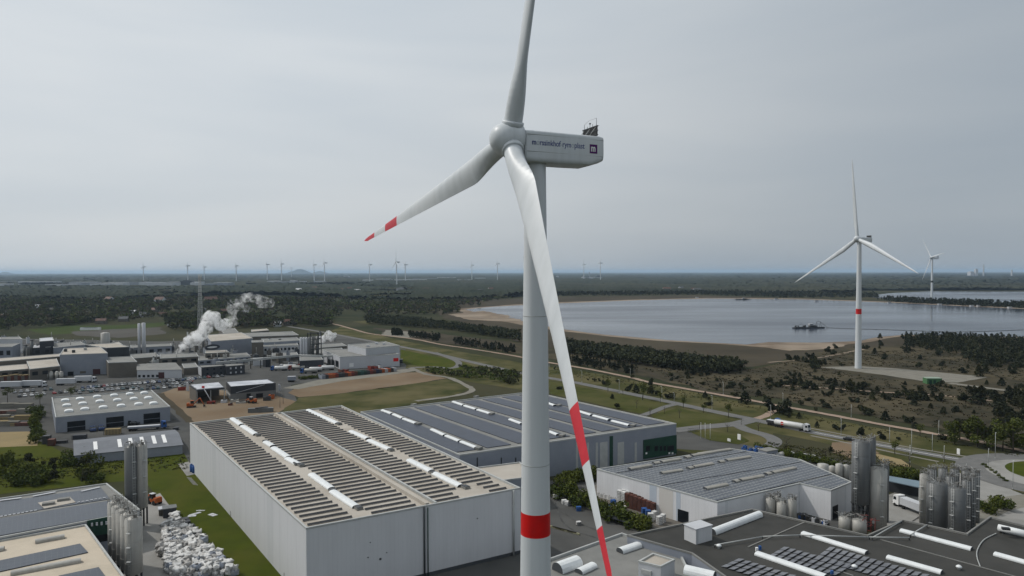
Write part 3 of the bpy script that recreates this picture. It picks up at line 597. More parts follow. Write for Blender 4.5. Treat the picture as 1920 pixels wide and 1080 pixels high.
for i in range(7): tree('bush', 1845 + i * 7, 873 + i * 5, 6, f'clipped ball shrub on the roundabout apron, {ordw(i)}', 'shrubs on the roundabout', 'bush')
for kl in TP.values():
    for q in kl:
        if q.name not in used:
            for ch in list(q.children): bpy.data.objects.remove(ch)
            bpy.data.objects.remove(q)

# ------------------------------------------------------------------ wind turbines
def blade_mb(o, d, t, a, Rr, stripes, ns=26, na=14, bend=.012, chord=1.0, root=1.0):
    """o hub centre, d blade direction, t towards the leading edge, a upwind axis"""
    mb = MB(); secs = []
    for i in range(ns):
        s = i / (ns - 1); s = s ** .9; s = max(s, .03)
        if stripes:
            for q in (.70, .80, .90):
                if abs(s - q) < .5 / (ns - 1): s = q
        w = min(1, max(0, (s - .04) / .15)); w = w * w * (3 - 2 * w)
        ch = (2.45 * root * (1 - w) + chord * w * (3.85 - 3.2 * max(0, s - .19) / .81)) if s > .04 else 2.45 * root
        if s > .96: ch *= max(.15, math.sqrt(max(0, (1.0 - s) / .04)) + .1)
        th = (1 - w) * 1.0 + w * (.42 - .28 * min(1, (s - .1) / .6))
        tw = R(16) * (1 - s) ** 2 + R(-2)
        le = t * math.cos(tw) + a * math.sin(tw); up = a * math.cos(tw) - t * math.sin(tw)
        c = o + d * (s * Rr) + a * (bend * Rr * s * s); off = (.5 * (1 - w) + .30 * w); ring = []
        for k in range(na):
            an = 2 * math.pi * k / na; x = .5 * math.cos(an); yy = .5 * math.sin(an)
            xx = (x + .5); shp = (1 - w) + w * (xx ** .55) * 1.15      # sharp trailing edge at x=-.5
            ring.append(c + le * (ch * (x + .5 - (1 - off))) + up * (ch * th * yy * min(1.0, shp)))
        secs.append((s, ring))
    vs = [p for _, r_ in secs for p in r_]
    for k in range(len(secs) - 1):
        s = (secs[k][0] + secs[k + 1][0]) / 2; m = M_bred if stripes and (.70 < s < .80 or s > .90) else M_turb
        mb.add([*secs[k][1], *secs[k + 1][1]], [(i, (i + 1) % na, (i + 1) % na + na, i + na) for i in range(na)], m, True)
    mb.add(secs[-1][1], [tuple(range(na))], M_bred if stripes else M_turb)
    return mb
def wmesh(mb):
    return mb
def turbine(name, label, base, hub, yaw, phi, Rr, tilt=5.4, cone=4.1, stripes=False, bands=None, r_base=2.1, r_top=1.4, detail=2, group=None, bend=.012, scale=1.0, cooler=True, bandm=None, chord=1.0, root=1.0):
    base, hub = Vector(base), Vector(hub)
    T = thing(name, label, 'wind turbine', base, group)
    a = Vector((-math.cos(yaw) * math.cos(tilt), -math.sin(yaw) * math.cos(tilt), math.sin(tilt)))
    h = Vector((math.cos(yaw), math.sin(yaw), 0)); r = Vector((math.sin(yaw), -math.cos(yaw), 0)); up = r.cross(a)
    if up.z < 0: up = -up
    k = scale
    ztop = hub.z - 2.6 * k
    mb = MB(); n = 40 if detail > 1 else 12
    zs = sorted(set([base.z, ztop] + [z for bnd in (bands or []) for z in bnd] + ([base.z + (ztop - base.z) * q for q in (.25, .5, .75)])))
    rad = lambda z: r_base + (r_top - r_base) * (z - base.z) / (ztop - base.z)
    for z0, z1 in zip(zs[:-1], zs[1:]):
        red = any(b0 <= (z0 + z1) / 2 <= b1 for b0, b1 in (bands or []))
        mb.cyl((base.x, base.y, z0), (base.x, base.y, z1), rad(z0), rad(z1), (bandm or M_red) if red else M_turb, n, caps=False)
    mb.cyl((base.x, base.y, ztop), (base.x, base.y, ztop + .4), r_top * 1.05, r_top * 1.05, M_turb, n)
    if detail > 1:
        for z_ in (22, 44, 64): mb.cyl((base.x, base.y, z_), (base.x, base.y, z_ + .1), rad(z_) + .015, rad(z_) + .015, M_trim, n)
    tw = mb.build('tower', T)
    if detail > 1:
        f = MB(); f.cyl((base.x, base.y, 0), (base.x, base.y, .4), r_base + 2, r_base + 2, M_concrete, 30); f.build('foundation', T)
    # hub / spinner
    mb = MB(); prof = [(-2.8, .15), (-2.72, .75), (-2.45, 1.3), (-1.9, 1.78), (-1.2, 2.1), (-.3, 2.28), (.6, 2.28), (1.15, 2.2), (1.22, 2.05)]
    mb.rev(hub, -a, [(x * k, q * k) for x, q in prof], M_turb, 28 if detail > 1 else 8)
    hubo = mb.build('hub', T)
    for j in range(3):
        an = phi + j * 2 * math.pi / 3; d0 = up * math.cos(an) + r * math.sin(an); t = -up * math.sin(an) + r * math.cos(an)
        d = (d0 * math.cos(cone) + a * math.sin(cone)).normalized()
        if detail > 1:
            c = MB(); c.rev(hub, d, [(1.55, 1.42), (2.28, 1.46), (2.42, 1.42), (2.46, 1.24)], M_turb, 28); c.build('blade_collar', hubo)
        b = blade_mb(hub, d, t, a, Rr, stripes, 70 if detail > 1 else 12, 32 if detail > 1 else 7, bend, chord, root)
        bo = b.build('blade', T)
        if detail > 1: bo['label'] = ['upper blade pointing skyward', 'lower blade reaching towards the viewer with red bands', 'blade pointing away to the side with red tip'][j]
    # nacelle: rounded box swept along h
    mb = MB(); secs = []
    cz = hub.z - .85 * k
    for s, wd, z0, z1 in ((1.25, 1.75, -1.9, 1.75), (1.45, 1.95, -2.05, 2.0), (3, 2.0, -2.1, 2.05), (8, 1.98, -2.1, 2.05), (11.2, 1.95, -2.05, 2.05), (12.6, 1.93, -1.6, 2.05), (13.2, 1.88, -1.3, 1.95), (13.35, 1.6, -1.1, 1.7)):
        rr_ = .42; ring = []
        for cx_, cz_, a0 in ((wd - rr_, z1 - rr_, 0), (-(wd - rr_), z1 - rr_, 90), (-(wd - rr_), z0 + rr_ * 1.6, 180), (wd - rr_, z0 + rr_ * 1.6, 270)):
            for q in range(5):
                an = R(a0 + 22.5 * q); m_ = 1.6 if a0 >= 180 else 1
                ring.append(Vector((hub.x, hub.y, cz)) + h * (s * k) + r * ((cx_ + rr_ * math.cos(an)) * k) + Vector((0, 0, (cz_ + rr_ * m_ * math.sin(an)) * k)))
        secs.append(ring)
    n = len(secs[0])
    for A_, B_ in zip(secs[:-1], secs[1:]): mb.add([*A_, *B_], [(i, (i + 1) % n, (i + 1) % n + n, i + n) for i in range(n)], M_turb, True)
    mb.add(secs[0], [tuple(reversed(range(n)))], M_turb); mb.add(secs[-1], [tuple(range(n))], M_turb)
    na = mb.build('nacelle', T)
    O = Vector((hub.x, hub.y, cz))
    if cooler:
        mb = MB(); c = O + h * (12.2 * k) + Vector((0, 0, 2.05 * k))
        if detail > 1:
            for q in range(13): mb.box(c + r * (-1.8 + .3 * q), .12, .14, 1.35, M_dark, yaw + 0)
            for zz in (.1, .7, 1.32): mb.box(c + Vector((0, 0, zz)), .22, 3.9, .1, M_darktrim, yaw)
            mb.box(c + Vector((0, 0, .12)), .06, 3.7, 1.2, M_dark, yaw)
            for q in (-1.5, 0, 1.5): mb.cyl(c + r * q - h * 1.0, c + r * q + Vector((0, 0, 1.3)), .05, .05, M_pole, 6)
        else: mb.box(c, .5 * k, 3.6 * k, 1.5 * k, M_dark, yaw)
        mb.build('cooler', T)
    if detail > 1:
        for side in (1,):   # moulding grooves on the flank that shows
            g = MB()
            for zz in (-.75, 1.45):
                p0 = O + h * 1.5 + r * (2.005 * side) + Vector((0, 0, zz)); p1 = O + h * 13.1 + r * (1.905 * side) + Vector((0, 0, zz)); g.cyl(p0, p1, .035, .035, M_trim, 6)
            g.build('moulding', na)
        g = MB(); c = O + h * 12.3 + Vector((0, 0, 3.3))
        for q, zz in ((-1.7, .9), (-.9, .5), (-.2, .75), (.5, .6), (1.5, 1.25)): g.cyl(c + r * q, c + r * q + Vector((0, 0, zz)), .035, .025, M_dark, 5)
        g.tube([c + r * -1.7 + Vector((0, 0, .9)), c + r * -.4 + Vector((0, 0, 1.25)), c + r * 1.5 + Vector((0, 0, 1.25))], .02, M_pole, 4)
        g.box(c + r * -.2 + Vector((0, 0, .7)), .22, .22, .15, M_dark); g.cyl(c + r * 1.5, c + r * 2.2 + Vector((0, 0, .1)), .02, .02, M_dark, 4)
        g.build('sensor_mast', T)
        g = MB(); g.cyl(O + h * 6 + Vector((0, 0, 2)), O + h * 6 + Vector((0, 0, 2.45)), .06, .06, M_trim, 6); g.box(O + h * 9 + Vector((0, 0, 2.04)), .8, .8, .08, M_trim, yaw); g.box(O + h * 6.2 + Vector((0, 0, 2.04)), 1, .9, .06, M_trim, yaw)
        g.build('roof_hatch', T)
    return T, O, h, r
hub = atY(957, 262.5, 93.4); base = (3.15, 95.2, 0)
zb = lambda y: CAMZ - (y - HOR) / FPX * 95.2 * 1.0
T1, O, h, r = turbine('wind_turbine', 'huge near wind turbine with red tower band and company lettering on its nacelle', base, hub, R(25.0), R(18.65), 58.5, R(5.44), R(4.1), stripes=True, bands=[(zb(1004), zb(961))], r_base=2.43, r_top=1.42)
# lettering on the nacelle flank
def lettering(txt, size, pos, xdir, updir, m_main, m_alt, alt, parent, name, bold=.02, squeeze=1.0, spacing=1.0):
    cu = bpy.data.curves.new('lettering', 'FONT'); cu.body = txt; cu.size = size; cu.extrude = .004; cu.offset = bold; cu.space_character = spacing
    for i in range(len(txt)): cu.body_format[i].material_index = 1 if i in alt else 0
    cu.materials.append(m_main); cu.materials.append(m_alt)
    tmp = bpy.data.objects.new('tmp', cu); C.objects.link(tmp); bpy.context.view_layer.update()
    me = bpy.data.meshes.new_from_object(tmp.evaluated_get(bpy.context.evaluated_depsgraph_get())); bpy.data.objects.remove(tmp)
    xd, ud = Vector(xdir).normalized(), Vector(updir).normalized(); nd = xd.cross(ud)
    M = Matrix((xd * squeeze, ud, nd)).transposed().to_4x4(); M.translation = Vector(pos) - Vector(parent['_o'])
    me.transform(M)
    ob = bpy.data.objects.new(name, me); C.objects.link(ob); ob.parent = parent; ob['_o'] = list(parent['_o']); return ob
nac = [c for c in T1.children if c.name.startswith('nacelle')][0]
side = lambda s, z: O + h * s + r * (2.02 - (s - 3) * .0085) + Vector((0, 0, z))
txt = 'morssinkhof-rymoplast'
lo = lettering(txt, 1.05, side(2.15, .12), side(12, 0) - side(2, 0), (0, 0, 1), M_navy, M_faint, {1, 11, 15}, nac, 'lettering', .012, .815)
w_ = max(v.co.dot(h) for v in lo.data.vertices) - min(v.co.dot(h) for v in lo.data.vertices)
print('lettering width', w_)
g = MB(); s0, s1 = 10.95, 12.15
P = [side(s0, -.42), side(s1, -.42), side(s1, .80), side(s0, .80)]
g.add([p for p in P] + [p + r * .02 for p in P], [(4, 5, 6, 7), (0, 1, 5, 4), (1, 2, 6, 5), (2, 3, 7, 6), (3, 0, 4, 7)], M_purp); g.build('logo_plate', nac)
lettering('m', 1.25, side(s0 + .17, -.13) + r * .03, side(12, 0) - side(2, 0), (0, 0, 1), M_white, M_white, set(), nac, 'logo_letter', .045, .78)

b2 = U(1609, 691); hub2 = atY(1607.5, 448, b2.y)
T2, *_ = turbine('wind_turbine', 'white wind turbine with one red tower band standing by the gravel pad', b2, hub2, R(25.5), R(-4), 58.5, R(5), R(5.5), stripes=False, bands=[(70 - (590 - HOR) / FPX * b2.y, 70 - (580 - HOR) / FPX * b2.y)], r_base=2.3, r_top=1.45, detail=1)
b3 = U(1747, 563); hub3 = atY(1746, 483, b3.y)
turbine('wind_turbine', 'smaller white turbine on the bank between the two lakes', b3, hub3, R(-1.1), R(-38.7), 60.6, R(5), R(4.4), r_base=2.9, r_top=1.8, detail=1, scale=1.3, bands=[(70 - (531 - HOR) / FPX * b3.y, 70 - (527.5 - HOR) / FPX * b3.y)], bandm=M_dark, bend=0)
FT = [(268,500,5000,-5,11),(351,498,5000,-22,12),(382,500.5,5400,20,9),(442,498,4900,-18,12),(500,495.5,4900,40,9),(527,494.5,4800,-6,12),(546,502,9000,60,5),(588,496,4800,-10,10),(607.5,492.5,4500,-8,12),(692,496,4700,-9,11),(742.5,491,3600,-4,20),(759,496,4700,50,10),(884,497,5200,-10,9),(932,494,4900,0,8),(1094,495.5,5600,10,8),(1125,493,5000,30,8)]
for i, (x, y, Y, ph, rp) in enumerate(FT):
    hb = atY(x, y, Y); hz_ = max(hb.z, 90); hb = Vector((hb.x, Y, hz_)); px_off = 0
    turbine('wind_turbine', f'tiny far wind turbine on the hazy horizon, {ordw(i)} of the line towards the lake' if i != 10 else 'larger of the horizon turbines, one long blade hanging towards the far woods', (hb.x + 3, Y, 0), hb, R(20 + rnd.uniform(-8, 8)), R(ph), rp / FPX * Y * 1.35, R(5), R(3), r_base=3.2, r_top=2.0, detail=0, scale=1.5, group='wind turbines on the horizon', cooler=False, bend=0, chord=1.6, root=1.5)

# ------------------------------------------------------------------ buildings
def bld(name, label, cat, px, H, wall, roof, parapet=.5, trim=None, group=None, trimw=.35, base=0):
    """px: roof corners near-left, near-right, far-right, far-left as seen; unprojected at roof height"""
    P = [U(x, y, H) for x, y in px]; P = [Vector((p.x, p.y, 0)) for p in P]
    ar = sum(P[i].x * P[(i + 1) % len(P)].y - P[(i + 1) % len(P)].x * P[i].y for i in range(len(P)))
    if ar < 0: P = P[::-1]; print('reversed', name)
    T = thing(name, label, cat, sum(P, Vector()) / len(P), group)
    n = len(P); mb = MB()
    mb.add([(p.x, p.y, base) for p in P] + [(p.x, p.y, H) for p in P], [(i, (i + 1) % n, (i + 1) % n + n, i + n) for i in range(n)], wall); mb.build('wall', T)
    mb = MB(); mb.add([(p.x, p.y, H - parapet) for p in P], [tuple(range(n))], roof); mb.build('roof', T)
    mb = MB(); cen = sum(P, Vector()) / n
    I = []
    for i in range(n):
        a, b, c = P[i - 1], P[i], P[(i + 1) % n]; e1 = (b - a).normalized(); e2 = (c - b).normalized(); n1 = Vector((-e1.y, e1.x, 0)); n2 = Vector((-e2.y, e2.x, 0))
        q = n1 + n2; q = q / max(.2, q.dot(n1)); I.append((b + q * trimw, b - q * .06))
    for i in range(n):
        j = (i + 1) % n; a0, a1 = I[i]; b0, b1 = I[j]
        vs = [(a1.x, a1.y, H - .35), (b1.x, b1.y, H - .35), (b1.x, b1.y, H + .06), (a1.x, a1.y, H + .06), (a0.x, a0.y, H + .06), (b0.x, b0.y, H + .06), (b0.x, b0.y, H - parapet - .05), (a0.x, a0.y, H - parapet - .05)]
        mb.add(vs, [(0, 1, 2, 3), (3, 2, 5, 4), (4, 5, 6, 7)], trim or M_trim)
    mb.build('parapet', T)
    return T, P
def door(T, P, Q, t0, t1, z0, z1, m, name='door', proud=.08, mb=None):
    e = (Q - P); n = Vector((e.y, -e.x, 0)).normalized(); a = P + e * t0; b = P + e * t1
    vs = []
    for k in (-.02, proud):
        vs += [a + n * k + Vector((0, 0, z0)), b + n * k + Vector((0, 0, z0)), b + n * k + Vector((0, 0, z1)), a + n * k + Vector((0, 0, z1))]
    g = mb or MB(); g.add(vs, [(4, 5, 6, 7), (0, 1, 5, 4), (1, 2, 6, 5), (2, 3, 7, 6), (3, 0, 4, 7)], m)
    if mb is None: return g.build(name, T)
def doorpx(T, P, Q, x0, x1, ytop, ybot, m, name='door', **k):
    t0, z1 = Wp(x0, ytop, P, Q); t1, _ = Wp(x1, ytop, P, Q); xm = (x0 + x1) / 2; _, z0 = Wp(xm, ybot, P, Q)
    return door(T, P, Q, t0, t1, max(0.02, z0), z1, m, name, **k)
def vaultpx(T, a, b, z, w, h=.9, name='rooflight', m=None, **k):
    g = MB(); g.vault(U(*a, z), U(*b, z), w, h, m or M_sky, M_darktrim, **k); return g.build(name, T)

# --- big white warehouse
H1 = 16.5
T, P = bld('warehouse', 'big white warehouse with beige roof and dark solar rows', 'warehouse', [(574, 990), (976, 914.5), (640, 760), (356, 793)], H1, M_wall, M_roof, .45)
A, D, Cc, B = P
e1 = (B - A); e2 = (D - A)
rf = lambda u, v, z=H1 - .4: (A * (1 - u) * (1 - v) + D * u * (1 - v) + Cc * u * v + B * (1 - u) * v) + Vector((0, 0, z))
# ridge gutters between the two bays
uG = 0.548
g = MB()
for du, wd, hh in ((-.020, .9, .75), (.022, .5, .6)):
    a, b = rf(uG + du, .004), rf(uG + du, .99); d = (b - a); g.box((a + b) / 2, d.length, wd, hh, M_trim if du > 0 else M_roof, math.atan2(d.y, d.x))
g.build('gutter_kerb', T)
g = MB(); a, b = rf(uG - .004, .004, H1 - .38), rf(uG - .004, .99, H1 - .38); d = b - a; g.box((a + b) / 2, d.length, .5, .02, M_darktrim, math.atan2(d.y, d.x)); g.build('gutter', T)
cols = [(.022, .205, 0), (.285, .505, 1), (.575, .745, 2), (.815, .975, 3)]
n = 40; stuffrows = MB(); cnt = 0
skipf = lambda c, k: (c == 3 and k < 2)
for k in range(n):
    v = .018 + k * (.972 - .018) / (n - 1)
    for c, (u0, u1, _) in enumerate(cols):
        uu0, uu1 = u0, u1
        if c == 3 and k < 3: uu0 = .86 ; uu1 = .95
        if c == 2 and k < 2: uu1 = .70
        if c == 1 and k in (0, 1): uu1 = .49
        a, b = rf(uu0 + rnd.uniform(-.004, .004), v), rf(uu1 + rnd.uniform(-.004, .004), v)
        mb = MB() if cnt < 100 else stuffrows
        dd = (b - a).normalized(); nn = Vector((-dd.y, dd.x, 0)) * .26
        lo_, hi_ = .14, .42
        vs = [a - nn + Vector((0, 0, lo_)), b - nn + Vector((0, 0, lo_)), b + nn + Vector((0, 0, hi_)), a + nn + Vector((0, 0, hi_))]
        vs += [q - Vector((0, 0, .06)) for q in vs]
        mb.add(vs, [(0, 1, 2, 3), (7, 6, 5, 4), (0, 4, 5, 1), (1, 5, 6, 2), (2, 6, 7, 3), (3, 7, 4, 0)], M_pvrow)
        for q in (.03, .5, .97):
            pq = a.lerp(b, q); mb.box(pq + nn * .8, .08, .08, .36, M_pole, 0)
        if cnt < 100: mb.build('solar_row', T)
        cnt += 1
tag(stuffrows.build('solar_row', T), kind='stuff')
zR = H1 - .42
for (a, b) in [((435,786),(453,798)),((455,800),(480,816)),((498,830),(512,838)),((513,841),(541,859)),((539,861),(560,872)),((584,891),(622,918)),((624,923),(668,952)),
               ((578,770),(604,782)),((604,782),(633,795)),((658,810),(690,824)),((692,827),(731,844)),((767,864),(809,885)),((815,889),(864,913))]:
    vaultpx(T, a, b, zR, 2.0, .42, curb=.25)
for (x, y) in [(484,817),(556,871),(565,874),(672,954),(636,796),(733,845),(812,888),(873,915),(498,829),(624,921)]:
    g = MB(); c = U(x, y, zR); g.box(c, 2.2, 1.5, .5, M_roofg, math.atan2(e1.y, e1.x)); g.box(c + Vector((0, 0, .5)), 2.0, 1.3, .12, M_darktrim, math.atan2(e1.y, e1.x)); g.build('smoke_hatch', T)
door(T, A, D, 0, 1, 0.02, .9, M_darktrim, 'plinth', proud=.06)
for x_, y_, w_ in ((694, 1017, .25), (725, 1036, .25), (690, 1045, .3), (713, 1048, .55), (895, 972, .3)):
    t_, z_ = Wp(x_, y_, A, D); door(T, A, D, t_ - w_ / 130, t_ + w_ / 130, z_ - w_ / 3, z_ + w_ / 3, M_dark, 'wall_vent', proud=.12)
# walkway tone strips, downpipe, doors
g = MB(); t_, _ = Wp(795, 1000, A, D); q = A.lerp(D, t_); nrm = Vector((e2.y, -e2.x, 0)).normalized()
g.cyl(q + nrm * .25, q + nrm * .25 + Vector((0, 0, H1 - .2)), .22, .22, M_darktrim, 8); g.build('downpipe', T)
g = MB(); q2 = q + (D - A).normalized() * .9 + nrm * .2; g.cyl(q2, q2 + Vector((0, 0, H1 - .5)), .12, .12, M_green, 8); g.build('downpipe', T)
t2, _ = Wp(962, 960, A, D); q = A.lerp(D, t2); g = MB(); g.cyl(q + nrm * .3, q + nrm * .3 + Vector((0, 0, H1 - .2)), .25, .25, M_trim, 8); g.build('downpipe', T)
for (x, y) in [(433, 935), (534, 1052)]:
    t_, _ = Wp(x, y, A, B); q = A.lerp(B, t_); nl = Vector((-e1.y, e1.x, 0)).normalized(); g = MB(); g.cyl(q + nl * .2, q + nl * .2 + Vector((0, 0, 1.8)), .06, .06, M_dark, 6); g.build('bollard', T)
T_ = thing('tank_group', 'x', 'tank', (0, 0, 0)); bpy.data.objects.remove(T_)
for i, (x, y) in enumerate([(359, 885), (363, 887), (367, 888)]):
    c = U(x, y); g = MB(); g.cyl(c, c + Vector((0, 0, 2.6)), .55, .55, M_bluep, 12); g.cyl(c + Vector((0, 0, 2.6)), c + Vector((0, 0, 2.9)), .4, .25, M_bluep, 12)
    tag(g.build('barrel_tank'), f'blue upright tank at the foot of the white warehouse wall, {ordw(i)} of three', 'tank', 'blue tanks by the warehouse')

# --- solar hall behind
H2 = 12.0
T, P = bld('warehouse', 'wide grey hall with blue solar roof behind the turbine tower', 'warehouse', [(862, 852.5), (1268, 794), (998, 734), (676, 772)], H2, M_gwall, M_roofg, .4)
A2, D2, C2, B2 = P
rf2 = lambda u, v, z=H2 - .3: (A2 * (1 - u) * (1 - v) + D2 * u * (1 - v) + C2 * u * v + B2 * (1 - u) * v) + Vector((0, 0, z))
for (u0, u1) in ((.012, .105), (.135, .235), (.265, .375), (.405, .50), (.53, .625), (.655, .745), (.775, .865), (.885, .985)):
    g = MB(); q = [rf2(u0, .05), rf2(u1, .05), rf2(u1, .965), rf2(u0, .965)]
    g.prism([(p.x, p.y) for p in q], H2 - .35, H2 - .18, M_pv); g.build('solar_field', T)
for (a, b) in [((717,770),(735,776.5)),((738,777.5),(755,785)),((757,786),(780,794.5)),((810,806),(834,817)),((837,818),(862,828)),((865,829),(893,840)),
               ((850,754),(869,760.5)),((871,761.5),(893,768)),((896,769),(919,776)),((956,787),(978,795)),((1006,800),(1022,806)),((1030,810),(1046,816)),((1028,756.5),(1040,761)),
               ((1083,771),(1109,779)),((1113,780),(1142,788)),((1148,790),(1180,798))]:
    vaultpx(T, a, b, H2 - .15, 1.7, .35, curb=.2)
for (x, y) in [(785,796),(898,842),(922,777),(1048,761),(1054,818),(1187,799),(776,760),(893,745)]:
    g = MB(); g.box(U(x, y, H2 - .3), 2.4, 1.6, .7, M_roofg, .98); g.build('roof_vent', T)
for x0, x1 in ((1080,1083.5),(1101,1104),(1117,1121),(1125,1139),(1158,1170),(1190,1194)): doorpx(T, A2, D2, x0, x1, 830, 900, M_trim, 'light_panel', proud=.05)
for x in (894, 939, 966): doorpx(T, A2, D2, x, x + 1.6, 858, 905, M_dark, 'downpipe', proud=.2)
doorpx(T, A2, D2, 1143, 1149, 818, 905, M_green, 'downpipe', proud=.15)
doorpx(T, A2, D2, 1206, 1267.5, 825, 855, M_green, 'green_front', proud=.4)
for x0, x1 in ((1210, 1217), (1226, 1232), (1236, 1240), (1243, 1247), (1250, 1262)): doorpx(T, A2, D2, x0, x1, 836, 845, M_black, 'window', proud=.5)
for x0 in (1209, 1252, 1258): doorpx(T, A2, D2, x0, x0 + 3, 848, 851, M_white, 'wall_sign', proud=.5)
t_, _ = Wp(1206, 850, A2, D2)
# low annex between the two halls
bld('annex_building', 'low annex with beige roof between white warehouse and solar hall', 'building', [(905, 905), (1000, 893), (975, 866), (880, 878)], 9.0, M_gwall, M_roof, .3)
M_roofl = mat('grey_beige_vent', (.30, .29, .26), (.25, .24, .215), .5)
# --- solar tiled hall on the other side of the yard
H3 = 8.6
T, P = bld('hall_building', 'white walled hall whose roof is tiled with small solar panels', 'building', [(1119, 879), (1345, 941), (1500, 906), (1558, 919), (1597, 903.5), (1500, 861), (1372, 841)], H3, M_wall3, M_roofg, .25)
M_tile = striped('solar_tiles', (.045, .055, .075), (.20, .205, .20), 1.7, (U1.x, U1.y, 0), .25, rough=.4, spec=.45, noise=.2, c3=(.13, .135, .14), period3=1.5, axis3=(U2.x, U2.y, 0), duty3=.28)
for q in ([(1122, 879.5), (1150, 887), (1400, 846), (1372, 842.5)], [(1152, 888), (1235, 910), (1505, 865), (1480, 857), (1402, 847)], [(1237, 911), (1342, 938), (1560, 888), (1507, 866)], [(1440, 917), (1500, 904), (1556, 916.5), (1592, 903), (1563, 890)]):
    p = [U(x, y, H3) for x, y in q]; g = MB(); g.prism([(a.x, a.y) for a in p], H3 - .22, H3 - .1 + .01 * len(T.children), M_tile); g.build('solar_field', T)
for (a, b) in [((1180,880),(1220,873)),((1240,867),(1275,861)),((1297,855),(1338,848)),((1240,888),(1278,882)),((1300,876),(1336,870)),((1362,864),(1406,857)),((1322,917),(1363,909)),((1388,901),(1430,893)),((1448,887),(1490,878)),((1225,869.5),(1236,868)),((1285,859),(1294,857)),((1290,879),(1298,877)),((1348,867),(1357,866)),((1376,904),(1384,902)),((1436,890),(1444,888)),((1308,852),(1370,843)) ]:
    vaultpx(T, a, b, H3 - .05, 1.8, .35, m=M_roofl, curb=.2)
for i, (x, y) in enumerate([(1140, 884.5)]): pass
P1_, P2_ = P[0], P[1]
doorpx(T, P1_, P2_, 1271, 1291, 954, 985, M_black, 'door')
for j in range(len(P)):
    q = pix(P[j] + Vector((0, 0, H3)))
    if abs(q[0] - 1558) < 4: doorpx(T, P[j], P[(j + 1) % len(P)], 1561, 1571, 950, 985, M_black, 'door')
# strips of faded colour on the wall
for x0, x1, m_ in ((1218, 1231, mat('faint_blue_panel', (.46, .51, .57))), (1268, 1276, mat('faint_blue_panel', (.46, .51, .57))), (1236, 1262, mat('faint_cream_panel', (.58, .555, .52)))): doorpx(T, P1_, P2_, x0, x1, 880 + (x0 - 1119) * .27, 1010, m_, 'wall_panel', proud=.03)

# --- dark flat roof complex
H4 = 8.0
T, P = bld('factory_building', 'long factory with dark flat roof, white rooflights and grey solar panels', 'building', [(1176, 1003), (1297, 1037), (1500, 1180), (2250, 1180), (2250, 1050), (1920, 985), (1856, 968), (1812, 1000), (1692, 974), (1626, 1003), (1410, 954)], H4, M_gwall, M_roofd, .35, M_roofg)
for (a, b, w) in [((1505,1001),(1625,1038),2.6),((1689,996),(1822,1031),2.6),((1419,1039),(1548,1083),2.8),((1664,1046),(1766,1075),2.6),((1865,1040),(1990,1075),2.6)]: vaultpx(T, a, b, H4 - .3, w * .72, .4, curb=.25)
vaultpx(T, (1336, 1001), (1424, 967), H4 - .3, 2.0, .9)
vaultpx(T, (1285, 1072), (1340, 1085), H4 - .3, 2.6, 1.1)
g = MB(); c = U(1309, 1012, H4 - .35); g.box(c, 5.2, 3.7, 3.4, M_wall, .55); g.box(c + Vector((0, 0, 3.4)), 5.5, 4.0, .2, M_white2, .55); g.build('plant_room', T)
def grid_pv(T, quad, nu, nv, z, gap=.16, hole=None, tilt=.25):
    q = [U(x, y, z) for x, y in quad]; g = MB(); n_ = 0
    for i in range(nu):
        for j in range(nv):
            if hole and hole(i, j): continue
            pt = lambda u, v: q[0] * (1 - u) * (1 - v) + q[1] * u * (1 - v) + q[2] * u * v + q[3] * (1 - u) * v
            u0, u1, v0, v1 = (i + gap / 2) / nu, (i + 1 - gap / 2) / nu, (j + gap / 2) / nv, (j + 1 - gap / 2) / nv
            vs = [pt(u0, v0), pt(u1, v0), pt(u1, v1), pt(u0, v1)]; up = [.1, .1, .1 + tilt, .1 + tilt]
            vt = [v + Vector((0, 0, k)) for v, k in zip(vs, up)]; vb = [v - Vector((0, 0, .05)) for v in vt]
            g.add(vt + vb, [(0, 1, 2, 3), (7, 6, 5, 4), (0, 4, 5, 1), (1, 5, 6, 2), (2, 6, 7, 3), (3, 7, 4, 0)], M_pvg)
    return g.build('solar_field', T)
M_pvg = mat("grey_solar_panel", (.11, .115, .13), (.14, .145, .16), .35, rough=.35, spec=.5)
grid_pv(T, [(1438,1044),(1470,1025),(1600,1062),(1567,1082)], 3, 10, H4 - .3)
grid_pv(T, [(1524,1049),(1556,1025),(1760,1084),(1728,1108)], 3, 15, H4 - .3, hole=lambda i, j: False)
grid_pv(T, [(1350,1063),(1385,1047),(1540,1095),(1508,1114)], 3, 11, H4 - .3)
for (x, y) in [(1602, 1067), (1798, 1068), (1348, 1028)]:
    g = MB(); c = U(x, y, H4 - .35); g.cyl(c, c + Vector((0, 0, .6)), .35, .35, M_trim, 10); g.rev(c + Vector((0, 0, .5)), (0, 0, 1), [(0, .6), (.25, .55), (.45, .25), (.5, .05)], M_sky, 12); g.build('roof_fan', T)
for pts in ([(1340, 1022), (1430, 1006), (1500, 1003), (1630, 1007), (1705, 1008)], [(1636, 1008), (1690, 977)], [(1707, 1003), (1738, 984)]):
    g = MB(); pl = [U(x, y, H4 + .3) for x, y in pts]; g.tube(pl, .14, M_pole, 6)
    for p in pl: g.box(Vector((p.x, p.y, H4 - .35)), .2, .2, .65, M_dark)
    g.build('roof_pipe', T)
g = MB(); pl = smooth_line([U(x, y, H4 - .15) for x, y in [(1868, 1000), (1845, 1012), (1833, 1030), (1832, 1045), (1838, 1062)]], 5); g.tube(pl, .12, M_pole, 6); g.build('hose', T)
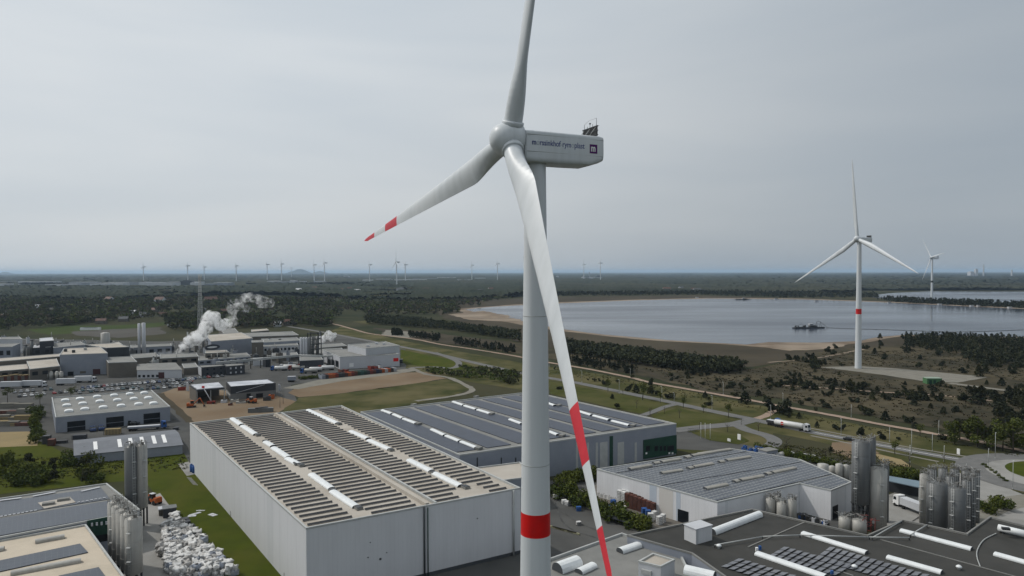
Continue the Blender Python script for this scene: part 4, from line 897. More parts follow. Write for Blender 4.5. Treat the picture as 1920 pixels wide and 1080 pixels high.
for a, b in (((1650, 1012), (1920, 1086)), ((1403, 1026), (1512, 978)), ((1540, 1060), (1600, 1080))):
    p, q = U(*a, H4 - .34), U(*b, H4 - .34); g = MB(); d = q - p; g.box((p + q) / 2, d.length, .3, .14, M_roofg, math.atan2(d.y, d.x)); g.build('roof_seam', T)
g = MB(); c = U(1893, 996, H4 - .3); a, b = U(1872, 989, H4 + .8), U(1935, 1004, H4 + .8); g.cyl(a, b, .8, .8, M_sky, 14); g.box(U(1886, 993, H4 + 1.4), 1.6, 1.0, .5, M_dark, -.3)
for p in (a, b): g.box(p.lerp((a + b) / 2, .25) - Vector((0, 0, 1.1)), .4, 1.2, .5, M_dark, 0)
g.build('roof_tank', T)
for (x, y) in ((1419, 1034), (1425, 1031), (1560, 1078)):
    g = MB(); c = U(x, y, H4 - .35); g.box(c, .5, .5, .9, M_bluep if x != 1419 else M_white); g.build('roof_box', T)
# grey roof building in front of it
H5 = 6.5
T, P = bld('workshop_building', 'lower grey roofed building in front of the dark factory roof', 'building', [(640, 1290), (1400, 1290), (1276, 1037), (1166, 999), (1030, 1047)], H5, M_gwall, M_roofg, .5, M_trim)
vaultpx(T, (1162, 1036), (1198, 1024), H5 - .4, 2.2, .7); vaultpx(T, (1085, 1075), (1113, 1062), H5 - .4, 2.2, .6)
g = MB(); a, b = U(1045, 1072, H5 - .4), U(1083, 1058, H5 - .4); g.vault(a, b, 3.4, 1.6, M_sky, M_darktrim); g.build('rooflight', T)
T, P = bld('stair_tower', 'small white stair tower rising from the grey flat roof', 'tower', [(1197, 1052), (1239, 1062), (1265, 1049), (1224, 1037)], 9.5, M_white2, M_roof, .3)
door(T, P[0], P[1], .15, .6, 7.2, 8.1, M_trim, 'wall_unit', proud=.4)

# --- bottom corner buildings
H6 = 9.0
T, P = bld('solar_roof_hall', 'low hall with blue-grey solar roof in front of the bushes', 'building', [(-120, 1030), (208, 968), (262, 955), (200, 906), (-120, 951)], H6, M_gwall, M_roofg, .3)
M_pv2 = striped('solar_glass_blue', (.040, .050, .068), (.085, .09, .10), 1.1, (U2.x, U2.y, 0), .05, rough=.35, spec=.5, noise=.12, c3=(.075, .08, .09), period3=1.9, axis3=(U1.x, U1.y, 0), duty3=.05)
for q in ([(-118, 985), (206, 934), (189, 913), (-118, 957)], [(-118, 1024), (207, 965.5), (209, 937), (-118, 990)]):
    p = [U(x, y, H6) for x, y in q]; g = MB(); g.prism([(a.x, a.y) for a in p], H6 - .28, H6 - .15 + .01 * (q[0][1] > 1000), M_pv2); g.build('solar_field', T)
g = MB(); p = [U(x, y, H6) for x, y in [(83, 953), (142, 941), (131, 931.5), (71, 942)]]; g.prism([(a.x, a.y) for a in p], H6 - .13, H6 - .05, M_roof); g.build('roof_deck', T)
for x, y in ((91, 946), (119, 938)):
    g = MB(); g.box(U(x, y, H6 - .05), 2.8, 1.5, .6, M_roofg, .5); g.build('smoke_hatch', T)
for i in range(10):
    x = 5 + i * 7.5 + (62 if i > 8 else 0)
    g = MB(); a, b = U(0 + i * 8, 968 - i * 1.4, H6), U(5 + i * 8, 967.2 - i * 1.4, H6)
    if i < 9: d = b - a; g.box((a + b) / 2 - Vector((0, 0, .1)), d.length, .5, .1, M_white2, math.atan2(d.y, d.x)); g.build('roof_light_strip', T)
for i in range(7):
    a, b = U(145 + i * 8, 941.5 - i * 1.4, H6), U(150 + i * 8, 940.7 - i * 1.4, H6); g = MB(); d = b - a; g.box((a + b) / 2 - Vector((0, 0, .1)), d.length, .5, .1, M_white2, math.atan2(d.y, d.x)); g.build('roof_light_strip', T)
for a, b in (((152, 921), (187, 913)), ((62, 930), (104, 922)), ((0, 938), (40, 933))):
    p, q = U(*a, H6), U(*b, H6); g = MB(); d = q - p; g.box((p + q) / 2 - Vector((0, 0, .1)), d.length, .9, .12, M_white2, math.atan2(d.y, d.x)); g.build('roof_light_strip', T)
doorpx(T, P[0], P[1], 163, 207, 976, 1003, M_green, 'green_band', proud=.3)
for k in range(4): doorpx(T, P[0], P[1], 170 + k * 9, 173.5 + k * 9, 980 - k, 985 - k, M_white2, 'light_hood', proud=.8)
doorpx(T, P[0], P[1], 172, 205, 993, 1016, M_black, 'dock_opening', proud=.2)
H7 = 8.4
T, P = bld('beige_roof_hall', 'beige flat roofed hall at the edge with dark solar strips', 'building', [(-150, 1200), (320, 1200), (161, 983), (-150, 1040)], H7, M_gwall, M_roof2, .35)
for a, b in (((66, 1018), (121, 1008)), ((20, 1078), (152, 1053)), ((-30, 1037), (8, 1031))): vaultpx(T, a, b, H7 - .3, 1.5, .5, m=M_steel)
for q in ([(-60, 1083), (165, 1034), (150, 1018), (-60, 1062)], [(120, 1080), (200, 1082), (185, 1062), (110, 1078)]):
    p = [U(x, y, H7) for x, y in q]; g = MB(); g.prism([(a.x, a.y) for a in p], H7 - .3, H7 - .12, M_pvg if False else M_pv2); g.build('solar_field', T)
# --- hall with eighteen rooflights
H8 = 7.0
T, P = bld('workshop_hall', 'blue-grey hall with eighteen white domed rooflights', 'building', [(104, 782), (319, 762), (284, 731), (97, 745)], H8, M_gwall, M_roofg, .5)
colsx = [[(122,752),(125,761.5),(129,772)],[(150,749),(155,758),(159,768.5)],[(182,745),(187,754),(193.5,765)],[(214,742.5),(220,751.5),(227,762)],[(243.5,740),(251,749),(260,759)],[(270.5,738),(278,747.5),(288,757.5)]]
yaw8 = math.atan2((P[1] - P[0]).y, (P[1] - P[0]).x)
for cl in colsx:
    for (x, y) in cl:
        c = U(x, y, H8 - .5); d = Vector((math.cos(yaw8), math.sin(yaw8), 0)); d2 = Vector((-d.y, d.x, 0)); g = MB(); g.vault(c - d2 * 1.9 , c + d2 * 1.9, 3.5, .6, M_sky, M_sky, curb=.45); g.build('rooflight', T)
for x0, x1, y0, y1 in ((126, 160, 791, 811), (199, 232, 783, 803), (269, 300, 776, 796)):
    o = doorpx(T, P[0], P[1], x0, x1, y0, y1 + 3, M_black, 'door')
    t0, z0 = Wp(x0, (y0 + y1) / 2 + 1, P[0], P[1]); t1, _ = Wp(x1, (y0 + y1) / 2 + 1, P[0], P[1]); e = P[1] - P[0]; n_ = Vector((e.y, -e.x, 0)).normalized()
    g = MB(); a = P[0] + e * t0 + n_ * .1 + Vector((0, 0, z0)); b = P[0] + e * t1 + n_ * .1 + Vector((0, 0, z0)); d = b - a; g.box((a + b) / 2, d.length, .04, .15, M_gwall, math.atan2(d.y, d.x)); g.build('door_rail', o)
doorpx(T, P[0], P[1], 240, 245, 789, 800, M_black, 'door')

def gable(name, label, pxs, H, rise, wall, roof, cat='building', end=.0):
    """pxs: eave corners near-left, near-right, far-right, far-left; the ridge runs parallel to the near eave"""
    P = [U(x, y, H) for x, y in pxs]; P = [Vector((p.x, p.y, 0)) for p in P]; T = thing(name, label, cat, sum(P, Vector()) / 4)
    z = Vector((0, 0, H)); L_, Rr_ = (P[0] + P[3]) / 2, (P[1] + P[2]) / 2; zr = Vector((0, 0, H + rise)); g = MB()
    g.add([*P, *[p + z for p in P], L_ + zr, Rr_ + zr], [(0, 1, 5, 4), (1, 2, 6, 9, 5), (2, 3, 7, 6), (3, 0, 4, 8, 7)], wall); g.build('wall', T)
    g = MB(); o = (P[0] - P[3]).normalized() * .3; s = (P[1] - P[0]).normalized() * .3; dz = Vector((0, 0, .12)); dn = Vector((0, 0, -.1))
    q = [P[0] + z + o - s + dn, P[1] + z + o + s + dn, P[2] + z - o + s + dn, P[3] + z - o - s + dn, L_ + zr - s, Rr_ + zr + s]
    g.add([*[v + dz for v in q], *q], [(0, 1, 5, 4), (4, 5, 2, 3), (0, 6, 7, 1), (2, 8, 9, 3), (0, 4, 10, 6), (4, 3, 9, 10), (1, 7, 11, 5), (5, 11, 8, 2)], roof); g.build('roof', T)
    return T, P, L_, Rr_
T, P, L_, R_ = gable('shed_building', 'long low grey shed with six bright roof strips', [(140, 854), (342, 834), (327, 806), (139, 826)], 3.6, 1.4, M_gwall, mat('grey_sheet_roof', (.15, .16, .18), (.13, .14, .155), .3))
for k, x in enumerate((178, 223, 244, 266, 289, 309)):
    t_ = (x - 140) / 200; a = P[0].lerp(P[1], t_) + Vector((0, 0, 3.6)); b = L_.lerp(R_, t_) + Vector((0, 0, 5.0)); s = (P[1] - P[0]).normalized() * .65; n_ = Vector((0, 0, .17)); q = [a.lerp(b, .3) - s + n_, a.lerp(b, .3) + s + n_, b - s * -1 + n_, b - s + n_]
    g = MB(); g.add([*q, *[v - Vector((0, 0, .1)) for v in q]], [(0, 1, 2, 3), (0, 4, 5, 1), (1, 5, 6, 2), (2, 6, 7, 3), (3, 7, 4, 0)], M_white); g.build('roof_light_strip', T)

# --- buildings under construction
def constr(name, label, px, H, walled):
    P = [U(x, y, H) for x, y in px]; P = [Vector((p.x, p.y, 0)) for p in P]; T = thing(name, label, 'building', sum(P, Vector()) / 4)
    g = MB(); g.prism([(p.x, p.y) for p in P], H - .9, H - .1, M_dgrey); g.build('roof_edge', T)
    c = sum(P, Vector()) / 4; g = MB(); g.prism([((p.x - c.x) * .93 + c.x, (p.y - c.y) * .93 + c.y) for p in P], H - .09, H + .25, mat('roof_foil', (.62, .63, .66), (.35, .36, .40), .12, rough=.35, metal=.3)); g.build('roof', T)
    return T, P
T, P = constr('unfinished_hall', 'open steel hall under construction with silver roof sheets', [(369, 731), (421, 726.5), (411, 717), (356, 722)], 7.4, False)
for a, b in ((P[3], P[2]), (P[3], P[0])):
    e = b - a; n_ = Vector((e.y, -e.x, 0)).normalized(); g = MB(); g.add([a, b, b + Vector((0, 0, 6.5)), a + Vector((0, 0, 6.5)), a + n_ * .2, b + n_ * .2, b + n_ * .2 + Vector((0, 0, 6.5)), a + n_ * .2 + Vector((0, 0, 6.5))], [(0, 1, 2, 3), (7, 6, 5, 4), (0, 4, 5, 1), (3, 2, 6, 7)], M_brown); g.build('wall', T)
for q in (P[0], P[1], P[0].lerp(P[1], .5), P[2]): g = MB(); g.box(q.lerp(sum(P, Vector()) / 4, .02), .3, .3, 6.5, M_pole); g.build('column', T)
T, P = bld('new_building', 'new black and grey building with silver foil roof on the construction site', 'building', [(432, 725), (517, 718), (502, 710.5), (424, 715.5)], 7.6, M_dgrey, mat('roof_foil', (.6, .6, .63)), .15, M_darktrim)
g = MB(); p = [(q - sum(P, Vector()) / 4) * 1.004 + sum(P, Vector()) / 4 for q in P]; g.prism([(a.x, a.y) for a in p], 0, 3.6, M_brown if False else mat('raw_concrete_wall', (.17, .17, .165), (.14, .14, .135), .2)); g.build('lower_wall', T)
for x0, x1 in ((462, 470), (480, 493)): doorpx(T, p[0], p[1], x0, x1, 738, 752, M_black, 'opening', proud=.15)
for k in range(4): door(T, p[3], p[0], .15 + k * .22, .27 + k * .22, .3, 3.2, M_white, 'window', proud=.1)
e = p[1] - p[0]; n_ = Vector((e.y, -e.x, 0)).normalized(); g = MB(); a = p[0].lerp(p[1], .12) + n_ * .2 + Vector((0, 0, 4.0)); b = p[0].lerp(p[1], .75) + n_ * .2 + Vector((0, 0, 7.2)); g.cyl(a, b, .12, .12, M_white2, 6); g.build('diagonal_brace', T)

# --- factory complex in the distance
def win_row(T, a, b, n_, z0, z1, m=None, f=.55, name='window'):
    for k in range(n_): door(T, a, b, (k + .5 - f / 2) / n_, (k + .5 + f / 2) / n_, z0, z1, m or M_black, name, proud=.1)
T, P = bld('factory_hall', 'tall blue-grey factory hall with cream roof, left of the chimneys', 'building', [(112, 665), (202, 662), (188, 650), (120, 653)], 14.5, M_gwall, M_roof, .3, M_trim)
T['label'] = 'tall blue-grey factory hall with cream roof above the parked lorries'
doorpx(T, P[0], P[1], 127, 138, 697, 708, M_black); doorpx(T, P[0], P[1], 174, 188, 692, 708, mat('oxide_door', (.06, .02, .02))); doorpx(T, P[0], P[1], 150, 161, 696, 700, M_hedge if False else M_brown, 'sign_panel')
for x, y in ((123, 659), (138, 661), (160, 656)): g = MB(); g.box(U(x, y, 14.3), 2, 2, 1.8, M_dark if x < 150 else M_trim, .6); g.build('roof_unit', T)
def simple(name, label, px, H, wall, roof, cat='building', wins=0, wz=(1.2, 2.6), doors=()):
    T, P = bld(name, label, cat, px, H, wall, roof, .25)
    if wins: win_row(T, P[0], P[1], wins, *wz)
    for d_ in doors: doorpx(T, P[0], P[1], *d_, M_black)
    return T, P
simple('factory_hall', 'dark brown steel block beside the tall cream roofed hall', [(203, 680), (257, 678), (246, 668), (196, 670)], 10, M_brown, M_roofg, wins=0)
simple('factory_hall', 'hall with cream roof wing behind the tall blue-grey hall', [(200, 652), (242, 650), (215, 643), (160, 646)], 13, M_dgrey, M_roof)
T, P, L_, R_ = gable('gable_hall', 'white gabled shed before the steam chimneys', [(257, 694), (341, 693), (318, 680), (257, 684)], 5.6, 2.2, M_white2, M_roofg)
doorpx(T, P[0], P[1], 297, 308, 698, 710, mat('oxide_door', (.06, .02, .02))); win_row(T, P[0], P[1].lerp(P[0], .5), 5, .8, 2.4)
for i, (q, H, w, rf_, wn_) in enumerate([
    ([(-60, 700), (56, 691), (50, 682), (-60, 690)], 6, M_brown, M_roof, 6), ([(56, 692), (112, 686), (106, 672), (50, 677)], 8, M_brown, M_roof, 3), ([(-60, 682), (112, 668), (112, 663), (-60, 676)], 9, M_brown, M_roof, 0),
    ([(-30, 651), (22, 650), (38, 643), (-30, 645)], 12, M_gwall, M_roofg, 4), ([(0, 636), (42, 636), (36, 631), (0, 632)], 12, M_white2, M_roofg, 0), ([(74, 640), (101, 638), (98, 632), (74, 634)], 14, M_dgrey, M_white2, 0), ([(62, 652), (95, 650), (92, 645), (62, 647)], 9, M_dgrey, M_white2, 2),
    ([(100, 652), (160, 646), (150, 640), (100, 643)], 9, M_gwall, M_roofg, 0), ([(205, 648), (230, 646), (222, 641), (205, 643)], 8, M_white2, M_roof, 0), ([(245, 652), (322, 648), (320, 644), (245, 647)], 9, M_gwall, M_roofg, 5), ([(245, 672), (300, 668), (290, 661), (245, 664)], 7, M_brown, M_roofg, 0),
    ([(300, 672), (372, 668), (368, 661), (300, 664)], 6, M_brown, M_roofg, 4), ([(345, 690), (372, 688), (366, 680), (341, 682)], 5, M_brown, M_roofg, 0), ([(385, 662), (430, 660), (424, 656), (385, 657)], 8, M_brown, M_roof, 3), ([(372, 676), (470, 668), (462, 661), (372, 667)], 4.5, M_gwall, M_roofg, 8),
    ([(423, 652), (470, 649), (466, 645), (423, 647)], 7, M_white2, M_white2, 0), ([(472, 642), (494, 641), (494, 637), (472, 638)], 13, M_brown, M_roofg, 0), ([(494, 642), (563, 638), (556, 632), (490, 635)], 9, M_gwall, M_roofg, 7),
    ([(494, 650), (560, 647), (556, 642), (494, 645)], 7, M_white2, M_roofg, 9), ([(446, 632), (560, 628), (548, 621), (440, 625)], 9, M_brown, M_roofg, 0), ([(471, 622), (504, 619), (500, 616), (471, 618)], 8, M_brown, M_roof, 0), ([(420, 625), (448, 624), (440, 615), (410, 616)], 12, M_brown, M_roofg, 0),
    ([(474, 675), (493, 674), (492, 670), (474, 671)], 4.5, M_white2, M_white2, 0), ([(510, 668), (560, 666), (556, 660), (510, 662)], 4, M_brown, M_roofg, 6), ([(562, 676), (606, 674), (600, 667), (562, 668)], 7, M_dgrey, M_roofg, 0), ([(590, 664), (650, 660), (640, 652), (585, 655)], 6, M_dgrey, M_roofg, 0),
    ([(598, 652), (650, 648), (640, 643), (590, 646)], 7, M_brown, M_roofg, 2)]):
    g_ = ['low brown workshop with pale roof', 'grey-blue process hall', 'white flat roofed plant building', 'dark plant building'][[M_brown, M_gwall, M_white2, M_dgrey].index(w)]
    side_ = 'west of the steam plume' if q[0][0] < 320 else 'east of the steam plume'
    simple('plant_building', f'{g_} {side_}, {ordw(i)} counted through the factory', q, H, w, rf_, wins=wn_, wz=(H * .45, H * .75))
# hall with the oval sign
T, P = bld('sign_hall', 'wide pale hall with dark oval sign behind the steam plume', 'building', [(396, 640), (474, 634), (452, 623), (385, 628)], 14, M_gwall, M_roof, .3)
c, zz = Wp(397, 645, P[0], P[1]); e = P[1] - P[0]; n_ = Vector((e.y, -e.x, 0)).normalized(); g = MB(); cc = P[0] + e * .01
cc = P[0] + e * .02 + Vector((0, 0, 9.2)); d = e.normalized(); vs = [cc + n_ * .2 + d * (6.5 * math.cos(a)) + Vector((0, 0, 2.3 * math.sin(a))) for a in [2 * math.pi * k / 24 for k in range(24)]]
g.add(vs + [v - n_ * .2 for v in vs], [tuple(range(24))] + [(i, i + 24, (i + 1) % 24 + 24, (i + 1) % 24) for i in range(24)], M_dgrey)
vs = [cc + n_ * .24 + d * (4.2 * math.cos(a)) + Vector((0, 0, .7 * math.sin(a))) for a in [2 * math.pi * k / 24 for k in range(24)]]; g.add(vs, [tuple(range(24))], M_white); g.build('oval_sign', T)
# stepped white building with two levels
T, P = bld('white_hall', 'two level white hall with grey roof beside the row of skips', 'building', [(637, 669), (749, 664), (718, 651), (606, 656)], 9.0, M_white2, M_roofg, .3)
for k in range(3): doorpx(T, P[3], P[0], 614 + k * 7.5, 620 + k * 7.5, 672 + k * 1.5, 684 + k * 2, M_black, 'door')
doorpx(T, P[0], P[1], 737.5, 747, 671.5, 677.5, M_red, 'door'); doorpx(T, P[0], P[1], 655, 663, 681, 688, M_white, 'door')
T, P = bld('white_hall', 'upper block of the two level white hall', 'building', [(686, 653), (749, 647.5), (722, 640), (652, 646)], 14.0, M_white2, M_roofg, .3)
for x, y in ((690, 650), (706, 645), (720, 646)): g = MB(); g.box(U(x, y, 13.8), 2, 2, 1.2, M_white2); g.build('roof_unit', T)
# black container offices
for i, q in enumerate(([(378, 689), (423, 685.5), (413, 683), (371, 685)], [(424, 687), (459, 684), (452, 681), (420, 682.5)])):
    T, P = bld('office_building', ['black two storey container office with white gable end', 'black two storey container office with three window columns'][i], 'office', q, 6.2, M_dgrey, M_roofg, .2, M_darktrim)
    for k in range(3):
        for z0 in (1, 4): door(T, P[0], P[1], .2 + k * .28, .28 + k * .28, z0, z0 + 1.2, M_white2 if i else M_glass, 'window')
    if i == 0: door(T, P[3], P[0], .05, .95, .3, 6.0, M_white2, 'gable_panel')
# silos, chimneys, mast in the factory
def silo(name, label, x, ytop, ybase, wpx, m, cat='silo', group=None, legs=0.0, rail=True, cone=.6, dome=True, H=None, P=None, ladder=True, ringed=True):
    p = P or U(x, ybase); y = p.y; z1 = H if H else CAMZ - (ytop - HOR) / FPX * y * 1.0; r_ = wpx / 2 / FPX * y
    T = thing(name, label, cat, (p.x, p.y, 0), group); g = MB(); N_ = 24 if y < 400 else 12
    g.rev((p.x, p.y, 0), (0, 0, 1), ([(legs - .8 if legs else 0, r_ * .35)] if legs else []) + [(legs, r_), (z1 - cone, r_), (z1, r_ * .35 if dome else r_)], m, N_); g.build('body', T)
    if ringed and y < 400:
        g = MB()
        for k in range(1, 5): z_ = legs + (z1 - cone - legs) * k / 5; g.cyl((p.x, p.y, z_), (p.x, p.y, z_ + .07), r_ + .03, r_ + .03, m, N_)
        g.build('seam_ring', T)
    if legs:
        for k in range(4):
            a = math.pi / 4 + k * math.pi / 2; g = MB(); q = (p.x + r_ * .85 * math.cos(a), p.y + r_ * .85 * math.sin(a)); g.box((*q, 0), .35, .35, legs + .3, M_dark); g.build('leg', T)
    if rail and y < 400:
        g = MB(); k_ = 10
        pr = [Vector((p.x + r_ * .95 * math.cos(2 * math.pi * k / k_), p.y + r_ * .95 * math.sin(2 * math.pi * k / k_), z1 - cone)) for k in range(k_)]
        for k in range(k_):
            a, b = pr[k], pr[(k + 1) % k_]; g.cyl(a, a + Vector((0, 0, 1.2)), .035, .035, M_rail, 4, caps=False)
            for dz_ in (.6, 1.2): g.cyl(a + Vector((0, 0, dz_)), b + Vector((0, 0, dz_)), .03, .03, M_rail, 4, caps=False)
        g.build('railing', T)
        g = MB()
        for k in range(16):
            an = rnd.uniform(0, 6.28); q_ = Vector((p.x + r_ * rnd.uniform(.1, 1.1) * math.cos(an), p.y + r_ * rnd.uniform(.1, 1.1) * math.sin(an), z1 - cone + rnd.uniform(.3, 1.2))); g.cyl(q_, q_ + Vector((rnd.uniform(-1.5, 1.5), rnd.uniform(-1.5, 1.5), rnd.uniform(-.2, 1.0))), .05, .05, rnd.choice((M_rail, M_pole)), 4, caps=False)
        g.build('catwalk', T)
        g = MB(); a = Vector((p.x, p.y, z1 - .2)); pipe = [a, a + Vector((0, 0, 1.3)), a + Vector((rnd.uniform(-1, 1), rnd.uniform(-1, 1), 1.3 + rnd.uniform(-.2, .4)))]; g.tube(pipe, .12, M_rail, 6); g.box(a + Vector((.6, -.4, 0)), .5, .5, .8, M_rail); g.build('inlet_pipe', T)
    if ladder and y < 400:
        d = (Vector((0, 0, 0)) - Vector((p.x, p.y, 0))).normalized(); a = math.atan2(d.y, d.x) + rnd.choice((-.5, .4)); e_ = Vector((math.cos(a), math.sin(a), 0)); s_ = Vector((-e_.y, e_.x, 0)); c = Vector((p.x, p.y, 0)) + e_ * (r_ + .15); g = MB()
        for q in (-.28, .28): g.cyl(c + s_ * q + Vector((0, 0, max(.5, legs))), c + s_ * q + Vector((0, 0, z1)), .04, .04, M_pole, 4)
        z_ = max(.5, legs) + .5
        while z_ < z1: g.cyl(c + s_ * -.28 + Vector((0, 0, z_)), c + s_ * .28 + Vector((0, 0, z_)), .03, .03, M_pole, 4); z_ += .8
        for k in range(3): zc = legs + (z1 - legs) * (k + 1) / 4; g.box(c + e_ * .25 + Vector((0, 0, zc)), .7, .9, .08, M_pole, a)
        g.build('ladder', T)
    return T
for i, (x, yt, yb, w) in enumerate([(261.5, 605, 662, 5), (270, 604, 662, 7)]): silo('chimney', f'tall slender pale chimney over the factory, {["thin one of the pair","thicker one of the pair"][i]}', x, yt, yb + 12, w, M_white2, 'chimney', 'pair of pale chimneys', cone=.3, rail=False)
silo('silo', 'single grey silo behind the cream roofed hall', 198, 622, 668, 16, M_steel, rail=False)
for i, x in enumerate((565, 570, 575, 580)): silo('silo', f'slim white silo in the cluster by the skips, {ordw(i)} of four', x, 632, 684, 5, M_white2 if i < 3 else M_steeld, 'silo', 'white factory silos', legs=8, rail=False)
g = MB(); c = U(590, 682); 
for dx in (-4, 4):
    for dy in (-4, 4): g.box((c.x + dx, c.y + dy, 0), .6, .6, 24, M_dark)
for k in range(6):
    for dy in (-4, 4): g.box((c.x, c.y + dy, 4 * k + 3), 8.6, .4, .5, M_dark)
    for dx in (-4, 4): g.box((c.x + dx, c.y, 4 * k + 3), .4, 8.6, .5, M_dark)
    g.cyl((c.x - 4, c.y - 4, 4 * k), (c.x + 4, c.y - 4, 4 * k + 4), .15, .15, M_dark, 4)
for dx, dy in ((-1.5, 0), (2, 1)): g.cyl((c.x + dx, c.y + dy, 0), (c.x + dx, c.y + dy, 21), 1.2, 1.2, M_steeld, 10)
tag(g.build('process_tower'), 'dark steel process tower beside the white silos', 'tower')
g = MB(); c = U(376, 640); Hm = CAMZ - (517 - HOR) / FPX * c.y * 1.0; hw = 2.6
for sx in (-1, 1):
    for sy in (-1, 1): g.cyl((c.x + sx * hw, c.y + sy * hw, 0), (c.x + sx * .7, c.y + sy * .7, Hm), .22, .14, M_pole, 4)
nn_ = 16
for k in range(nn_):
    z0, z1 = Hm * k / nn_, Hm * (k + 1) / nn_; w0, w1 = hw + (.7 - hw) * k / nn_, hw + (.7 - hw) * (k + 1) / nn_
    for sx, sy, tx, ty in ((-1, -1, 1, -1), (1, -1, 1, 1), (1, 1, -1, 1), (-1, 1, -1, -1)):
        g.cyl((c.x + sx * w0, c.y + sy * w0, z0), (c.x + tx * w1, c.y + ty * w1, z1), .10, .10, M_pole, 4, caps=False); g.cyl((c.x + tx * w0, c.y + ty * w0, z0), (c.x + sx * w1, c.y + sy * w1, z1), .10, .10, M_pole, 4, caps=False)
for k in range(3): g.cyl((c.x - 1.5 + k * 1.5, c.y, Hm - 4), (c.x - 1.5 + k * 1.5, c.y, Hm + 2), .35, .35, M_trim, 6)
tag(g.build('lattice_mast'), 'tall steel lattice mast rising behind the factory', 'mast')
pts = [(405, 682, 6), (470, 676, 6), (560, 668, 7), (605, 669, 7), (652, 668, 7)]
g = MB(); pl = [U(x, y, z) for x, y, z in pts]
for dz in (0, .9): g.tube([p + Vector((0, 0, dz)) for p in pl], .45, M_pole, 6)
for a, b in zip(pl[:-1], pl[1:]):
    for k in range(5): q = a.lerp(b, k / 5); g.box((q.x, q.y, 0), .5, .5, q.z, M_dark)
tag(g.build('pipe_bridge'), 'long elevated pipe bridge crossing the factory yard', 'pipe bridge')
for i, (x, y, h_, w) in enumerate([(288, 690, 8, 1.2), (356, 668, 12, 1.6), (389, 672, 14, 1.2), (330, 680, 5, 2.4), (388, 660, 16, 1.6), (381, 660, 16, 1.6), (352, 650, 14, 1.2), (60, 670, 14, 2.6), (48, 668, 9, 3), (70, 668, 10, 2), (425, 664, 7, 2), (440, 672, 5, 3), (505, 655, 10, 2), (525, 655, 9, 2.4), (600, 640, 10, 1.6), (628, 640, 8, 1.6)]):
    c = U(x, y); g = MB(); g.cyl(c, c + Vector((0, 0, h_)), w / 2, w / 2, M_steeld if i % 3 else M_pole, 10); g.cyl(c + Vector((0, 0, h_)), c + Vector((0, 0, h_ + .6)), w / 2 + .15, w / 2 - .2, M_dark, 10)
    tag(g.build('vent_stack'), f'{"slim" if w < 2 else "stout"} steel vent stack among the factory roofs, {ordw(i)} of them', 'stack', 'vent stacks of the factory')
for i in range(9):
    x = 80 + i * 4 + (i // 5) * 3; c = U(x, 711 - (i % 2) * 5); g = MB(); g.cyl(c, c + Vector((0, 0, 6 if i % 2 else 4.5)), 1.2, 1.2, M_steel, 12); g.rev(c + Vector((0, 0, 6 if i % 2 else 4.5)), (0, 0, 1), [(0, 1.2), (.5, .9), (.8, .2)], M_steel, 12); g.build('t') if False else None
    tag(g.build('storage_tank'), f'upright pale storage tank beside the tall hall, {ordw(i)} of the row', 'tank', 'storage tanks by the tall hall')

# clutter of the plant: small roof and yard equipment
for i in range(150):
    if i < 95: x = rnd.uniform(235, 640); y = rnd.uniform(652, 688)
    else: x = rnd.uniform(0, 240); y = rnd.uniform(644, 668)
    c = U(x, y); g = MB(); w_, d_, h_ = rnd.uniform(1.2, 5), rnd.uniform(1.2, 4), rnd.uniform(1.5, 8)
    mi_ = rnd.randrange(7); mm = [M_gwall, M_steel, M_brown, M_dgrey, M_white2, M_trim, M_steeld][mi_]; g.box(c, w_, d_, h_, mm, rnd.uniform(0, 1.5))
    if rnd.random() < .7: g.cyl(c + Vector((w_ * .2, 0, h_)), c + Vector((w_ * .2, 0, h_ + rnd.uniform(1, 5))), .3, .3, M_steel, 7)
    if rnd.random() < .6: g.cyl(c + Vector((-w_ * .4, 0, h_ * .7)), c + Vector((-w_ * .4 - rnd.uniform(3, 9), 1, h_ * .7)), .25, .25, M_pole, 6)
    g.box(c + Vector((0, 0, h_)), w_ * .5, d_ * .5, .4, M_dark)
    tag(g.build('process_unit'), f'{["blue-grey", "steel", "brown", "charcoal", "white", "pale grey", "dark steel"][mi_]} process unit squeezed between the factory halls, {"near the steam plume" if x > 235 else "near the left chimneys"}', 'machine', 'process units between the factory halls')

# ------------------------------------------------------------------ near silos
a_, b_ = U(250, 968, 15.6), U(217, 938, 15.6)
for i in range(5):
    q = a_.lerp(b_, i / 4); q = Vector((q.x, q.y, 0)); silo('silo', f'tall ribbed steel silo in the row beside the solar roof, {ordw(i)} from the white bales', 0, 0, 0, 30 * 157 / q.y, M_steel, 'silo', 'row of silos by the solar roof', legs=3.0, H=15.6, P=q, cone=.5)
    if i < 5: q2 = q + Vector((-2.9, -.6, 0)); 
silo('silo', 'tall steel silo on legs, darker one with the ladder cage', 247, 826, 988, 22, M_steeld, 'silo', 'pair of silos on legs', legs=5.1, H=22.6)
silo('silo', 'tall steel silo on legs, paler one of the pair', 267, 829, 984, 20, M_steel, 'silo', 'pair of silos on legs', legs=5.1, H=22.6)
silo('silo', 'tallest grey silo on a dark frame behind the tiled solar hall', 1613, 828, 990, 32, M_steeld, 'silo', legs=7.0)
silo('silo', 'grey silo half hidden behind the tallest one', 1632, 824, 984, 16, M_steeld, 'silo', legs=7.0)
g = MB(); c = U(1613, 990)
for k in range(14): g.box((c.x + rnd.uniform(-2.5, 2.5), c.y + rnd.uniform(-2.5, 1), rnd.uniform(0, 5)), rnd.uniform(.2, 1.6), rnd.uniform(.2, 1), rnd.uniform(.3, 2), rnd.choice([M_dark, M_steeld, M_pole]), rnd.uniform(0, 3))
